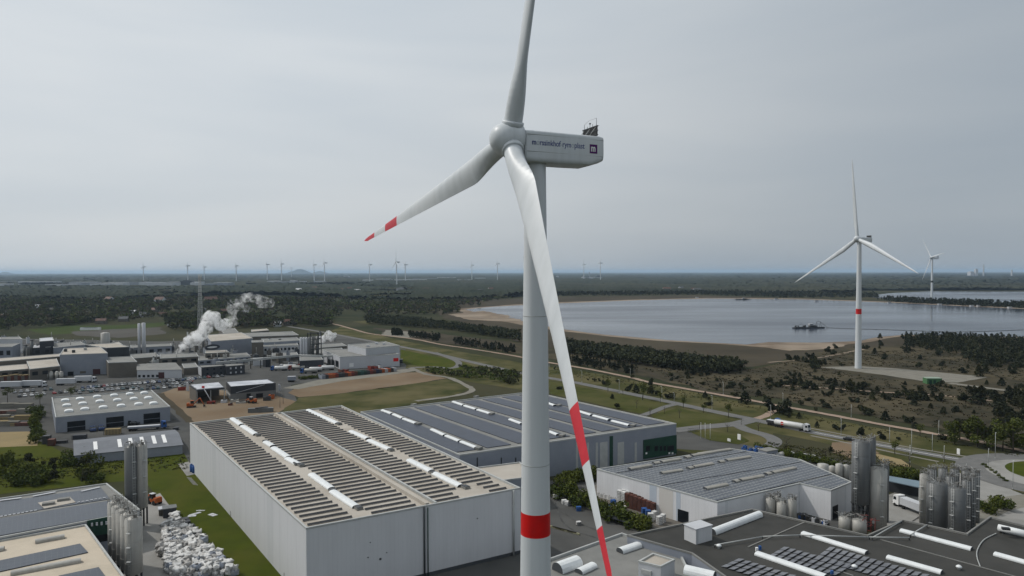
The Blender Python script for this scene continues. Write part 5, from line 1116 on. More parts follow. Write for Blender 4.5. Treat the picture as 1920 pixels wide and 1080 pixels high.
for k in range(8): g.cyl((c.x + rnd.uniform(-2.5, 2.5), c.y + rnd.uniform(-2.5, 1), 0), (c.x + rnd.uniform(-2.5, 2.5), c.y + rnd.uniform(-2.5, 1), 7), .1, .1, M_dark, 5)
tag(g.build('pump_unit'), 'dark pumps and pipes under the tallest silo', 'machine')
silo('silo', 'pale grey silo in front of the blue canopy', 1645, 878, 992, 32, M_steel, 'silo')
silo('silo', 'narrow silo tucked behind the pale grey one', 1658, 872, 978, 15, M_steeld, 'silo')
Hc = 14.0
for i, (x, y, w, dk) in enumerate([(1734, 890, 17, 0), (1748, 882, 16, 1), (1768, 880, 16, 1), (1790, 881, 16, 1), (1811, 884, 16, 1), (1829, 888, 15, 1), (1757, 906, 35, 1), (1782, 895, 16, 1), (1795, 916, 29, 1), (1812, 902, 16, 1), (1822, 896, 15, 1)]):
    q = U(x, y, Hc - .4); silo('silo', f'steel silo in the crowded cluster beside the roundabout, {ordw(i)} by position from the canopy', 0, 0, 0, w, M_steeld if dk else M_steel, 'silo', 'silo cluster by the roundabout', H=Hc, P=Vector((q.x, q.y, 0)), cone=.4)
for i, (x, yt, yb, w) in enumerate([(1423, 934, 962, 15), (1444, 936, 968, 17), (1466, 944, 975, 19), (1485, 938, 978, 16), (1457, 932, 966, 13)]): silo('storage_tank', f'small grey tank in the nook of the tiled solar hall, {ordw(i)} from the wall', x, yt, yb + 14, w, M_steel, 'tank', 'tanks in the nook', cone=.5, ladder=False, ringed=False)
for i, (x, yt, yb, w) in enumerate([(1584, 972, 1000, 22), (1611, 977, 1005, 26)]): silo('storage_tank', f'short pale tank behind the dark roof edge, {["smaller","larger"][i]} one', x, yt, yb, w, M_steel, 'tank', 'short tanks by the dark roof', cone=.4, ladder=False, ringed=False)
for i, (x, yt, yb, w) in enumerate([(1543, 872, 900, 20), (1573, 872, 902, 13), (1586, 874, 902, 12), (1560, 876, 896, 12)]): silo('storage_tank', f'small silver tank behind the tiled solar roof, {ordw(i)} of four', x, yt, yb, w, M_steel, 'tank', 'silver tanks behind the tiled roof', cone=.3, rail=False, ladder=False, ringed=False)
M_rgan = mat('faded_red', (.26, .07, .06), (.20, .055, .05), 1)
g = MB(); c = U(1630, 1003); 
for k in range(16): g.box(c + Vector((rnd.uniform(-2.5, 2.5), rnd.uniform(-2, 2), rnd.uniform(.5, 5))), rnd.uniform(.3, 3), .15, .15, M_rgan, rnd.uniform(-1, 1))
for k in range(4): g.box(c + Vector((-1.8 + k * 1.1, 0, 0)), .15, .15, 4.6, M_rgan)
tag(g.build('red_gantry'), 'red steel frame at the foot of the pale grey silo', 'frame')
# blue canopy
M_cano = mat('canopy_blue', (.16, .22, .26), (.14, .19, .23), .3)
T = thing('canopy', 'open sided shelter with pale blue roof between the silos', 'shelter', U(1695, 935)); g = MB()
q = [U(1664, 901, 5), U(1724, 914, 5), U(1724, 902, 5), U(1664, 892, 5)]; g.prism([(p.x, p.y) for p in q], 4.8, 5.05, M_cano); g.build('roof', T)
for p in q: g = MB(); g.box((p.x, p.y, 0), .3, .3, 4.8, M_pole); g.build('leg', T)
g = MB(); a, b = q[3], q[2]; d = b - a; g.box(((a.x + b.x) / 2, (a.y + b.y) / 2, 0), d.length, .2, 4.7, M_dgrey, math.atan2(d.y, d.x)); g.build('back_wall', T)

# ------------------------------------------------------------------ bales, pallets, bags
def bale_mesh(seed, col):
    g = np.random.default_rng(seed); mb = MB(); w, d, h = 1.3, 1.1, 1.0; n = 4; vs = {}; 
    V = []; F = []
    def P(u, v, w_):
        p = np.array([(u - .5) * w, (v - .5) * d, w_ * h]); r_ = np.array([(u - .5) * 2, (v - .5) * 2, (w_ - .5) * 2]); b = 1 - .06 * (np.abs(r_) ** 3).sum()
        q = p * np.array([b, b, 1]); return q
    key = {}
    def vi(i, j, k):
        if (i, j, k) not in key: key[(i, j, k)] = len(V); V.append(P(i / n, j / n, k / n) + g.normal(0, .11, 3) * np.array([1, 1, 1]))
        return key[(i, j, k)]
    for i in range(n):
        for j in range(n):
            F += [(vi(i, j, 0), vi(i, j + 1, 0), vi(i + 1, j + 1, 0), vi(i + 1, j, 0)), (vi(i, j, n), vi(i + 1, j, n), vi(i + 1, j + 1, n), vi(i, j + 1, n)),
                  (vi(i, 0, j), vi(i + 1, 0, j), vi(i + 1, 0, j + 1), vi(i, 0, j + 1)), (vi(i, n, j), vi(i, n, j + 1), vi(i + 1, n, j + 1), vi(i + 1, n, j)),
                  (vi(0, i, j), vi(0, i, j + 1), vi(0, i + 1, j + 1), vi(0, i + 1, j)), (vi(n, i, j), vi(n, i + 1, j), vi(n, i + 1, j + 1), vi(n, i, j + 1))]
    mb.add([tuple(v) for v in V], F, col, True)
    o = mb.build('bale', origin=(0, 0, 0)); me = o.data; bpy.data.objects.remove(o); return me
M_bale = [mat('bale_white', (.62, .62, .61), (.42, .41, .39), 2.2, rough=.85, c3=(.72, .72, .71), scale3=.5), mat('bale_grey', (.46, .45, .43), (.30, .29, .275), 2.2, rough=.9, c3=(.36, .35, .34), scale3=.5), mat('bale_blue', (.22, .26, .33), (.34, .35, .37), 2.0, rough=.9)]
BM = [bale_mesh(i, M_bale[0 if i < 5 else 1 if i < 9 else 2]) for i in range(10)]
poly = [(303, 1000), (330, 972), (352, 1000), (372, 1002), (400, 1040), (470, 1100), (330, 1100), (302, 1045)]
PW = [U(*q) for q in poly]; PW = [(p.x, p.y) for p in PW]; nb = 0; rows = {}
xs = [p[0] for p in PW]; ys = [p[1] for p in PW]; yy = max(ys); r_i = 0
while yy > min(ys) and nb < 292:
    xx = min(xs) + (r_i % 2) * .6; k = 0
    while xx < max(xs) and nb < 292:
        if inpoly(xx, yy, PW):
            nl = 2
            for l in range(nl):
                if l == 1 and rnd.random() < .22: continue
                bi = rnd.choice([0, 1, 2, 3, 4, 0, 1, 2, 3, 4, 5, 6, 7, 8, 9]); o = bpy.data.objects.new('bale', BM[bi]); C.objects.link(o); s = rnd.uniform(1.1, 1.5); o.scale = (s * rnd.uniform(.85, 1.3), s, s * .95)
                o.location = (xx + rnd.uniform(-.2, .2), yy + rnd.uniform(-.2, .2), l * 1.05 + rnd.uniform(-.1, .1)); o.rotation_euler = (rnd.uniform(-.35, .35), rnd.uniform(-.35, .35), rnd.uniform(-3, 3))
                tag(o, f'{"crumpled white" if bi < 5 else "dirty grey" if bi < 9 else "bluish"} bale of plastic {["at the bottom", "in the second layer", "on the top layer"][l]} of the heap beside the lawn', 'bale', 'white bales heaped beside the lawn'); nb += 1
        xx += 1.55; k += 1
    yy -= 1.5; r_i += 1
print('bales', nb)
def boxthing(name, label, cat, group, px, py, w, d, h, m, rot=0.0, z=0.0, extra=None):
    c = U(px, py); g = MB(); g.box(c + Vector((0, 0, z)), w, d, h, m, rot)
    if extra: extra(g, c + Vector((0, 0, z)), w, d, h, rot)
    o = g.build(name); return tag(o, label, cat, group)
def pallet_extra(g, c, w, d, h, rot):
    for k in range(int(h / .45)): g.box(c + Vector((0, 0, .2 + k * .45)), w * 1.04, d * 1.04, .06, M_dark, rot)
yd = math.atan2((U(1345, 985) - U(1119, 925)).y, (U(1345, 985) - U(1119, 925)).x)
pa, pb = U(1122, 928), U(1345, 992)
k = 0
for i in range(13):
    q = pa.lerp(pb, .02 + i * .018) + Vector((-.6, -1.2, 0)); x, y = pix(q)
    boxthing('big_bag', f'white big bag against the white hall wall, {ordw(i)} from its corner', 'bag', 'big bags along the white hall', x, y, 1.1, 1.0, 1.3, M_bale[0], yd + rnd.uniform(-.3, .3), 0, lambda g, c, w, d, h, r_: [g.cyl(c + Vector((a, b, h)), c + Vector((a * .4, b * .4, h + .4)), .06, .04, M_rust if i % 3 == 0 else M_bale[0], 4) for a in (-.4, .4) for b in (-.4, .4)])
for i in range(18):
    q = pa.lerp(pb, .26 + (i // 2) * .036) + Vector((-.8 - (i % 2) * 1.5, -1.4 - (i % 2) * .9, 0)); x, y = pix(q); hh = 4.6 - (i // 2) * .12
    boxthing('pallet_stack', f'tall {"white and dark" if i < 4 else "red-brown"} pallet stack before the white hall, {ordw(i)} from the bags', 'pallets', 'pallet stacks before the white hall', x, y, 1.3, 1.2, hh, (M_bale[0] if i < 4 else M_rust), yd, 0, pallet_extra)
for i, (x, y) in enumerate([(1215, 972), (1220, 978), (1227, 974), (1208, 968), (1236, 984), (1243, 980), (1150, 945), (1160, 951), (1169, 957), (1090, 935), (1098, 938), (1180, 968), (1140, 955), (1058, 945), (1064, 948), (1085, 958), (1042, 935)]):
    m_ = M_bale[0] if i % 3 else M_bluep
    boxthing('crate', f'{"pale" if i % 3 else "dark blue"} crate of plastic waste on the paving beside the yard, {ordw(i)}', 'crate', 'crates on the paving', x, y, 1.4, 1.2, 1.3 if i > 5 else 2.4, m_, rnd.uniform(0, 1), 0, pallet_extra)
c = U(1083, 930); g = MB(); g.box(c, 2, 1.4, 1.2, M_red, .6); g.box(c + Vector((0, 0, 1.2)), 1.6, 1.1, .15, M_dark, .6); tag(g.build('skip'), 'small red skip among the shrubs', 'skip')
g = MB(); p0, p1 = U(1036, 990), U(1080, 1002)
for k in range(9): q = p0.lerp(p1, k / 8); g.box(q, 2.2, .5, .5, mat('barrier_yellow', (.30, .28, .16), (.22, .21, .14), 1), math.atan2((p1 - p0).y, (p1 - p0).x))
tag(g.build('barrier'), 'long pale yellow barrier lying across the grey yard', 'barrier')
g = MB(); p0, p1 = U(1135, 975), U(1185, 990); d = p1 - p0; g.box((p0 + p1) / 2 + Vector((0, 0, 1.4)), d.length, 2, .15, M_dgrey, math.atan2(d.y, d.x))
for k in range(6): q = p0.lerp(p1, k / 5); g.box(q, .15, .15, 1.5, M_dark)
tag(g.build('bike_shelter'), 'low dark shelter between the shrubs and the yard', 'shelter')
for i in range(26):
    x = 1388 + rnd.uniform(0, 38) + i * .3; y = 852 + rnd.uniform(-5, 4)
    mi_ = rnd.choice([0, 0, 1, 2]); mm = [M_bluep, M_bale[2], M_white2][mi_]; boxthing('barrel', ['deep blue', 'pale blue', 'white'][mi_] + ' barrel in the jumble behind the tiled solar roof', 'barrel', 'blue barrels behind the tiled solar roof', x, y, 1.2, 1.2, rnd.uniform(1, 2.6), mm, rnd.uniform(0, 1), 0, lambda g, c, w, d, h, r_: g.cyl(c + Vector((0, 0, h)), c + Vector((0, 0, h + .3)), .3, .3, M_dark, 8))
for i, (x, y) in enumerate([(1457, 858), (1466, 857), (1478, 854), (1483, 856), (1508, 860), (1516, 861), (1523, 862), (1449, 861)]):
    boxthing('big_bag', f'white bag beside the hedge behind the tiled hall, {ordw(i)}', 'bag', 'white bags by the hedge', x, y, 2, 1.6, 1.6, M_bale[0], rnd.uniform(0, 1), 0, lambda g, c, w, d, h, r_: g.box(c + Vector((0, 0, h)), w * .6, d * .6, .3, M_bale[1], .3))
c = U(1440, 858); g = MB(); g.box(c, 6, 4, 3, M_gwall, .5); g.box(c + Vector((0, 0, 3)), 6.3, 4.3, .2, M_roofg, .5); g.box(c + Vector((1.2, -1.9, 0)), .9, .3, 2, M_dark, .5); tag(g.build('transformer_hut'), 'small grey flat roofed hut behind the blue barrels', 'hut')
for i in range(24):
    x = 1499 + rnd.uniform(0, 56); y = 972 + (x - 1499) * .28 + rnd.uniform(-2, 3)
    boxthing('drum', 'small dark blue or white drum heaped at the foot of the white hall wing', 'drum', 'drums by the white hall wing', x, y, .9, .9, rnd.uniform(.8, 1.8), rnd.choice([M_dark, M_bluep, M_white2, M_dark]), rnd.uniform(0, 1), 0, lambda g, c, w, d, h, r_: g.cyl(c + Vector((0, 0, h)), c + Vector((0, 0, h + .15)), .3, .3, M_dark, 8))
# lumber yard at the left edge
for i in range(16):
    x = 2 + (i % 4) * 15 + rnd.uniform(-3, 3); y = 765 + (i // 4) * 11
    def planks(g, c, w, d, h, rot):
        for q in range(4): g.box(c + Vector((rnd.uniform(-.3, .3), 0, q * h / 4)), w * 1.02, d, .08, M_dark, rot)
    boxthing('timber_stack', f'low stack of timber beside the hedge, {ordw(i)} from the car park', 'timber', 'timber stacks by the hedge', x, y, rnd.uniform(6, 9), 2.2, rnd.uniform(1.2, 2.6), rnd.choice([M_straw, M_brown, M_gravel, M_rust]), .1, 0, planks)
for i in range(9):
    boxthing('timber_stack', f'pallet pile with pale tops before the long brown workshop, {ordw(i)}', 'timber', 'pallet piles before the workshop', 3 + i * 6.5, 714 - i * .3, 3.5, 3, rnd.uniform(2.5, 3.8), M_rust if i % 2 else M_brown, .2, 0, lambda g, c, w, d, h, r_: g.box(c + Vector((0, 0, h)), w * .9, d * .9, .3, M_straw, r_))
# skips with coloured bodies
cols_ = [('grey', M_gwall), ('slate grey', M_dgrey), ('orange', M_orange), ('orange', M_orange), ('red', mat('skip_red', (.22, .03, .02), (.16, .03, .02), 1)), ('black', M_dgrey), ('black', M_dark), ('dark red', M_rust), ('orange', M_orange), ('red', MATS['skip_red']), ('dark red', M_rust), ('green', M_green), ('teal green', mat('skip_teal', (.03, .09, .08))), ('dark green', M_green), ('black', M_dark), ('red', MATS['skip_red']), ('dark red', M_rust), ('blue', mat('skip_blue', (.02, .03, .07))), ('black', M_dgrey), ('orange', M_orange), ('white', M_white2), ('orange', M_orange), ('black', M_dark), ('white', M_white2)]
p0, p1 = U(607, 711), U(741, 697); d = (p1 - p0).normalized(); rt_ = math.atan2(d.y, d.x)
for i, (cn, m_) in enumerate(cols_):
    q = p0.lerp(p1, i / (len(cols_) - 1)); T = thing('skip', f'{cn} roll-off skip in the long row, {ordw(i)} from the grey end', 'skip', q, 'skips in the long row'); n_ = Vector((-d.y, d.x, 0)); L_ = 6.2; W_ = 2.2; Hh = 2.4
    g = MB(); c = q + n_ * 3; g.box(c + Vector((0, 0, .2)), W_, L_, .2, m_, rt_)
    for sx in (-1, 1): g.box(c + d * (sx * W_ / 2) + Vector((0, 0, .2)), .12, L_, Hh, m_, rt_)
    for sy in (-1, 1): g.box(c + n_ * (sy * L_ / 2) + Vector((0, 0, .2)), W_ + .1, .12, Hh, m_, rt_)
    for k_ in range(3): g.box(c - n_ * (L_ / 2 + .1) + d * (-.7 + .7 * k_) + Vector((0, 0, .2)), .12, .12, Hh, M_dark, rt_)
    g.build('body', T); g = MB(); g.box(c + Vector((0, 0, .35)), W_ - .3, L_ - .3, Hh - .7, rnd.choice([M_orange, M_brown, M_dark, M_dark, M_rust]), rt_); g.build('load', T)
for i, (x, y, m_) in enumerate([(695, 692, 'skip_red'), (703, 692, 'skip_red'), (712, 690, 'white_hall_cladding'), (648, 698, 'skip_red'), (640, 699, 'pallet_red_brown')]):
    boxthing('skip', f'single skip behind the long row, {ordw(i)} towards the dark trailer', 'skip', 'skips behind the long row', x, y, 2.3, 5, 2.2, MATS[m_], rt_, 0, lambda g, c, w, d, h, r_: g.box(c + Vector((0, 0, h)), w * .8, d * .8, .1, M_dark, r_))
# ------------------------------------------------------------------ vehicles
def car_mesh(k):
    g = MB(); m_ = M_car[k]
    sec = [(-2.15, .35, .75), (-2.05, .3, .95), (-1.5, .28, 1.0), (-.9, .28, 1.45), (.6, .28, 1.45), (1.25, .28, .98), (2.0, .3, .85), (2.2, .38, .6)]
    for (x0, a0, b0), (x1, a1, b1) in zip(sec[:-1], sec[1:]):
        w0 = .86; wt0 = .86 if b0 < 1.1 else .66; wt1 = .86 if b1 < 1.1 else .66
        vs = [(x0, -w0, a0), (x1, -w0, a1), (x1, -wt1, b1), (x0, -wt0, b0), (x0, w0, a0), (x1, w0, a1), (x1, wt1, b1), (x0, wt0, b0)]
        if b0 > 1.1 or b1 > 1.1:
            z = .92; vm = [(x0, -.87, min(z, b0)), (x1, -.87, min(z, b1)), (x0, .87, min(z, b0)), (x1, .87, min(z, b1))]
            g.add([vs[0], vs[1], vm[1], vm[0]], [(0, 1, 2, 3)], m_); g.add([vs[4], vs[5], vm[3], vm[2]], [(3, 2, 1, 0)], m_)
            g.add([vm[0], vm[1], vs[2], vs[3]], [(0, 1, 2, 3)], M_glass); g.add([vm[2], vm[3], vs[6], vs[7]], [(3, 2, 1, 0)], M_glass)
            g.add([vs[3], vs[2], vs[6], vs[7]], [(0, 1, 2, 3)], m_ if abs(b0 - b1) < .1 else M_glass)
        else: g.add(vs, [(0, 1, 2, 3), (7, 6, 5, 4), (3, 2, 6, 7)], m_)
    e = sec[0]; g.add([(e[0], -.86, e[1]), (e[0], .86, e[1]), (e[0], .86, e[2]), (e[0], -.86, e[2])], [(3, 2, 1, 0)], m_)
    e = sec[-1]; g.add([(e[0], -.86, e[1]), (e[0], .86, e[1]), (e[0], .86, e[2]), (e[0], -.86, e[2])], [(0, 1, 2, 3)], m_)
    for x in (-1.35, 1.35):
        for y in (-.8, .8): g.cyl((x, y - .1, .32), (x, y + .1, .32), .32, .32, M_tyre, 10)
    o = g.build('car', origin=(0, 0, 0)); me = o.data; bpy.data.objects.remove(o); return me
CMS = [car_mesh(k) for k in range(7)]
def car(p, rot, k, label, group=None, name='parked_car', s=1.0):
    o = bpy.data.objects.new(name, CMS[k]); C.objects.link(o); o.location = (p.x, p.y, .02); o.rotation_euler = (0, 0, rot); o.scale = (s, s, s * rnd.uniform(.97, 1.1)); tag(o, label, 'car', group); return o
rowsC = [((22, 737), (100, 731), 'row before the white lorries'), ((30, 745), (200, 729), 'row nearest the domed hall'), ((145, 738), (345, 719), 'long middle row'), ((150, 729), (365, 712), 'row below the gable shed'), ((165, 728), (420, 706), 'back row before the black offices'), ((240, 733), (352, 725), 'row against the domed hall'), ((345, 722), (358, 716), 'short row by the silver roof')]
for (a, b, nm) in rowsC:
    p, q = U(*a), U(*b); d = q - p; n_ = int(d.length / 2.75); rot = math.atan2(d.y, d.x) + R(90)
    for i in range(n_):
        if rnd.random() < .07: continue
        k = rnd.choice([0, 0, 0, 1, 1, 1, 2, 2, 3, 3, 3, 6, 6, 1, 2, 0, 3, 4, 5]); car(p.lerp(q, (i + .5) / n_) + Vector((rnd.uniform(-.2, .2), rnd.uniform(-.3, .3), 0)), rot + R(rnd.choice([0, 180])) + rnd.uniform(-.04, .04), k, f'{CARC[k]} car in the {nm}, {ordw(i % 60)} space of that row', 'cars in the factory car park')
for i, (x, y) in enumerate([(174, 808), (190, 806)]): car(U(x, y), yaw8 + R(90), 4, f'dark blue car between two hall doors, {["beside the first door", "beside the middle door"][i]}', 'blue cars by the hall doors', s=1.35)
car(U(1592, 826), math.atan2(-15, 17), 2, 'dark car driving on the road behind the tallest silo', name='car')
car(U(251, 797), .2, 2, 'black car beside the tractor unit before the domed hall', s=1.1)
car(U(1066, 895), .3, 2, 'dark car at the foot of the big grey hall')
def lorry(p, rot, L_, body, cab, label, tank=False, h=2.9, name='lorry', cat='lorry', cabs=True):
    T = thing(name, label, cat, (p.x, p.y, 0)); 
    loc = []
    g = MB(); q = Vector((0, 0, 0))
    if tank:
        g.rev((-L_ / 2, 0, 2.15), (1, 0, 0), [(0, .2), (.12, .95), (.4, 1.2), (L_ - .4, 1.2), (L_ - .12, .95), (L_, .2)], body, 20); g.box((0, 0, 3.3), L_ * .8, .5, .12, M_trim)
    else:
        g.box((0, 0, 1.15), L_, 2.5, h, body); g.box((0, 0, 1.15 + h), L_ - .1, 2.4, .06, M_white2)
    parts = [(g, 'tank' if tank else 'box_body')]
    g = MB(); g.box((0, 0, .8), L_ - .2, 1.0, .32, M_dark)
    parts.append((g, 'chassis'))
    for x in (-L_ / 2 + 1.0, -L_ / 2 + 2.2, -L_ / 2 + 3.4):
        for y in (-1.05, 1.05): g = MB(); g.cyl((x, y - .2, .5), (x, y + .2, .5), .5, .5, M_tyre, 14); parts.append((g, 'wheel'))
    if cabs:
        g = MB(); x0 = L_ / 2 + .5; pr = [(x0, .7), (x0 + 2.1, .7), (x0 + 2.1, 1.9), (x0 + 1.8, 3.3), (x0 + .2, 3.6), (x0, 3.4)]
        vs = [(x, -1.2, z) for x, z in pr] + [(x, 1.2, z) for x, z in pr]; n = len(pr); g.add(vs, [tuple(range(n)), tuple(reversed(range(n, 2 * n)))] + [(i, i + n, (i + 1) % n + n, (i + 1) % n) for i in range(n)], cab); g.box((x0 + .6, 0, 1.0 - .4), 5.0, .9, .3, M_dark)
        parts.append((g, 'cab'))
        g = MB(); g.add([(x0 + 2.11, -1.05, 2.0), (x0 + 2.11, 1.05, 2.0), (x0 + 1.86, 1.05, 3.1), (x0 + 1.86, -1.05, 3.1)], [(0, 1, 2, 3)], M_glass)
        for y in (-1.215, 1.215): g.add([(x0 + .8, y, 2.0), (x0 + 1.9, y, 2.0), (x0 + 1.7, y, 2.9), (x0 + .8, y, 2.9)], [(0, 1, 2, 3)], M_glass)
        parts.append((g, 'window'))
        for x in (x0 + 1.3, x0 - 1.6):
            for y in (-1.05, 1.05): g = MB(); g.cyl((x, y - .2, .5), (x, y + .2, .5), .5, .5, M_tyre, 14); parts.append((g, 'wheel'))
    for g, nm in parts:
        o0 = T['_o']; g.v = [(v[0] + o0[0], v[1] + o0[1], v[2] + o0[2]) for v in g.v]; g.build(nm, T)
    T.rotation_euler = (0, 0, rot); return T
M_tankw = mat('tank_white', (.66, .66, .65), (.58, .58, .57), .5, rough=.3)
p, q = U(1440, 797), U(1520, 811); dr = math.atan2((q - p).y, (q - p).x)
TK = lorry(p.lerp(q, .5) + Vector((0, 0, 0)), dr, 13.5, M_tankw, M_white2, 'white road tanker with round red emblem driving along the road', True, name='tanker_lorry')
g = MB(); n = 20; o0 = Vector(TK['_o']); vs = [(-2.6 + .75 * math.cos(2 * math.pi * k / n), -1.0 if False else -1.215 , 2.15 + .75 * math.sin(2 * math.pi * k / n)) for k in range(n)]
g.add([Vector(v) + o0 for v in vs], [tuple(range(n))], M_red); g.add([o0 + Vector((-3.4, -1.222, 2.0)), o0 + Vector((-1.8, -1.222, 2.0)), o0 + Vector((-1.8, -1.222, 2.3)), o0 + Vector((-3.4, -1.222, 2.3))], [(0, 1, 2, 3)], M_white); g.build('emblem', TK)
lorry(U(1446, 797), dr, 3.5, M_dark, M_bluep, 'small dark truck close behind the white tanker', False, 1.2)
ry = math.atan2((U(1730, 975) - U(1680, 955)).y, (U(1730, 975) - U(1680, 955)).x)
lorry(U(1722, 963), ry + math.pi, 11, M_white2, M_white, 'white lorry with dark load parked under the blue canopy', False, 2.0)
rw = math.atan2((U(90, 722) - U(0, 724)).y, (U(90, 722) - U(0, 724)).x)
lorry(U(21, 728), rw, 11.5, M_white2, M_white2, 'white lorry trailer with red tail at the edge beside the timber', False, cabs=False, name='trailer', cat='trailer')
lorry(U(60, 726), rw, 11, M_white2, M_white2, 'white box lorry with small dark lettering patch on its side')
lorry(U(124, 722), rw, 11, M_white2, M_white2, 'white trailer below the tall factory hall', False, cabs=False, name='trailer', cat='trailer')
lorry(U(156, 717), rw, 10, M_white2, M_white2, 'white lorry parked before the tall factory hall doors')
lorry(U(270, 806), .35, 13, M_gwall, M_bluep, 'long flat trailer with blue cab before the low grey shed', False, .7)
for i, (x, y, mm, cb) in enumerate([(527, 695, M_tankw, M_bluep), (543, 692, M_tankw, M_white2), (560, 694, M_steel, MATS['skip_red']), (577, 691, M_tankw, MATS['skip_red']), (583, 700, M_steel, M_bluep), (592, 697, M_tankw, M_dark), (615, 694, M_tankw, MATS['skip_red']), (600, 692, M_steel, M_white2)]):
    lorry(U(x, y), rw + math.pi, 9, mm, cb, f'silver or white tank lorry parked before the white silos, {ordw(i)} of them', True, name='tanker_lorry')
lorry(U(735, 683), rw, 16, M_dgrey, M_dgrey, 'long dark covered trailer beside the two level white hall', False, 2.6, cabs=False, name='trailer', cat='trailer')
lorry(U(715, 684), rw, 10, M_dgrey, M_dgrey, 'shorter dark trailer below the red door', False, 2.4, cabs=False, name='trailer', cat='trailer')
lorry(U(547, 716), rw, 5, M_gwall, M_dark, 'grey container with open dark end by the gravel strip', False, 2.4, cabs=False, name='trailer', cat='container')
# construction machines
def digger(p, rot, m_, label, boom=6.0, wheels=False, s=1.0):
    T = thing('excavator' if not wheels else 'wheel_loader', label, 'excavator' if not wheels else 'loader', (p.x, p.y, 0)); parts = []
    if wheels:
        for x in (-1.3, 1.3):
            for y in (-1.0, 1.0): g = MB(); g.cyl((x, y - .3, .75), (x, y + .3, .75), .75, .75, M_tyre, 14); parts.append((g, 'wheel'))
    else:
        for y in (-1, 1): g = MB(); g.box((0, y, 0), 3.6, .55, .8, M_dark); g.cyl((-1.8, y - .27, .4), (-1.8, y + .27, .4), .4, .4, M_dark, 10); g.cyl((1.8, y - .27, .4), (1.8, y + .27, .4), .4, .4, M_dark, 10); parts.append((g, 'track'))
    g = MB(); g.box((-.6, 0, .9), 3.2, 2.3, 1.0, m_); g.box((-1.6, 0, 1.9), 1.2, 2.2, .5, m_); parts.append((g, 'body'))
    g = MB(); g.box((.3, .5, 1.9), 1.5, 1.2, 1.5, M_glass); g.box((.3, .5, 3.4), 1.7, 1.4, .12, M_white2 if wheels else m_); parts.append((g, 'cab'))
    g = MB(); a, b, c = Vector((.8, -.4, 1.5)), Vector((.8 + boom * .55, -.4, 1.5 + boom * (.15 if wheels else .55))), Vector((.8 + boom * .9, -.4, .9)); g.tube([a, b, c], .25, m_, 6); g.box(c - Vector((0, 0, .6)), 1.0, 2.2 if wheels else 1.0, .9, M_dark); parts.append((g, 'arm'))
    o0 = T['_o']
    for g, nm in parts: g.v = [(v[0] * s + o0[0], v[1] * s + o0[1], v[2] * s + o0[2]) for v in g.v]; g.build(nm, T)
    T.rotation_euler = (0, 0, rot)
digger(U(359, 764), .3, M_orange, 'small orange excavator on the bare soil before the open hall')
digger(U(473, 756), 2.9, M_orange, 'red-orange wheel loader before the black and grey new building', 4, True)
digger(U(290, 945), 2.6, M_orange, 'orange wheel loader with white cab roof beside the lawn', 5, True, .95)
T = thing('boom_lift', 'red boom lift with raised white arm inside the open hall', 'lift', U(396, 757)); g = MB(); c = U(396, 757); g.box(c, 4, 2.2, 1.4, MATS['skip_red'], .2); 
for dx in (-1.2, 1.2): g.box(c + Vector((dx, 0, 0)), .9, 2.6, .9, M_tyre, .2)
g.build('body', T); g = MB(); g.cyl(c + Vector((0, 0, 1.4)), c + Vector((-4.5, 1, 8.5)), .3, .18, M_white2, 6); g.box(c + Vector((-4.6, 1, 8.3)), 1.2, .9, 1.0, M_red); g.build('arm', T)
for i, (x, y, m_, w_, h_) in enumerate([(341, 732, 'skip_red', 4, 2), (352, 733, 'white_hall_cladding', 1, 5), (501, 751, 'dark_metal', 4, 2), (509, 748, 'machine_orange', 3, 2.4), (420, 755, 'white_hall_cladding', 3, 1.5), (440, 754, 'silo_steel', 4, 1.5), (432, 760, 'pallet_red_brown', 2, 1), (452, 756, 'silo_steel', 5, 1), (489, 773, 'silo_steel_dark', 12, 2.2), (524, 733, 'white_hall_cladding', 1, 4)]):
    boxthing('building_material', f'heap of {["red", "white", "dark", "orange", "pale", "grey", "brown", "grey", "dark grey", "white"][i]} building material on the soil, {ordw(i)} from the car park', 'building material', 'building material on the soil', x, y, w_, 2, h_, MATS[m_], .2, 0, lambda g, c, w, d, h, r_: g.box(c + Vector((.3, .2, h)), w * .5, d * .7, .4, M_dark, r_ + .4))
g = MB()
for i, (x, y) in enumerate([(525, 765), (531, 757)]): c = U(x, y); g.cyl(c, c + Vector((0, 0, 5.5)), .15, .1, M_brown, 6)
g.tube([U(525, 765) + Vector((0, 0, 5.3)), U(531, 757) + Vector((0, 0, 5.3))], .05, M_dark, 4); tag(g.build('wooden_mast'), 'wooden mast pair at the corner of the construction soil', 'mast')
def sheet(x, y, z, w, d, m_, r_): g.box(U(x, y) + Vector((0, 0, z)), w, d, .15, m_, r_)
for i, (x, y, w_, d_, rr2) in enumerate([(360, 968, 2.2, 1.4, .3), (366, 964, 3.2, 1.0, .9), (399, 966, 2.6, 1.6, -.6), (372, 958, 1.2, .6, .3), (380, 958, 1.2, .6, 0)]):
    boxthing('insulation_sheet', f'pale panel lying on the lawn beside the bales, {ordw(i)} of five', 'panel', 'pale panels on the lawn', x, y, w_, d_, .18, M_white2, rr2, 0, lambda g, c, w, d, h, r_: g.box(c + Vector((0, 0, h)), w * .1, d, .05, M_trim, r_))
for i, (x, y) in enumerate([(346, 985), (357, 998), (366, 1010)]):
    boxthing('waste_skip', f'dark grey open skip between bales and lawn, {ordw(i)} from the loader', 'skip', 'dark skips by the bales', x, y, 2.4, 4.4, 1.6, M_dgrey, .6, 0, lambda g, c, w, d, h, r_: g.box(c + Vector((0, 0, h)), w * 1.05, .15, .2, M_steeld, r_))
g = MB()
for k in range(8): g.box(U(355 + k * 1.6, 897 + k * 1.8), 2.2, .12, .3, M_steel, -.4)
tag(g.build('steel_ladder'), 'grey ladder frame lying on the lawn below the blue tanks', 'ladder')
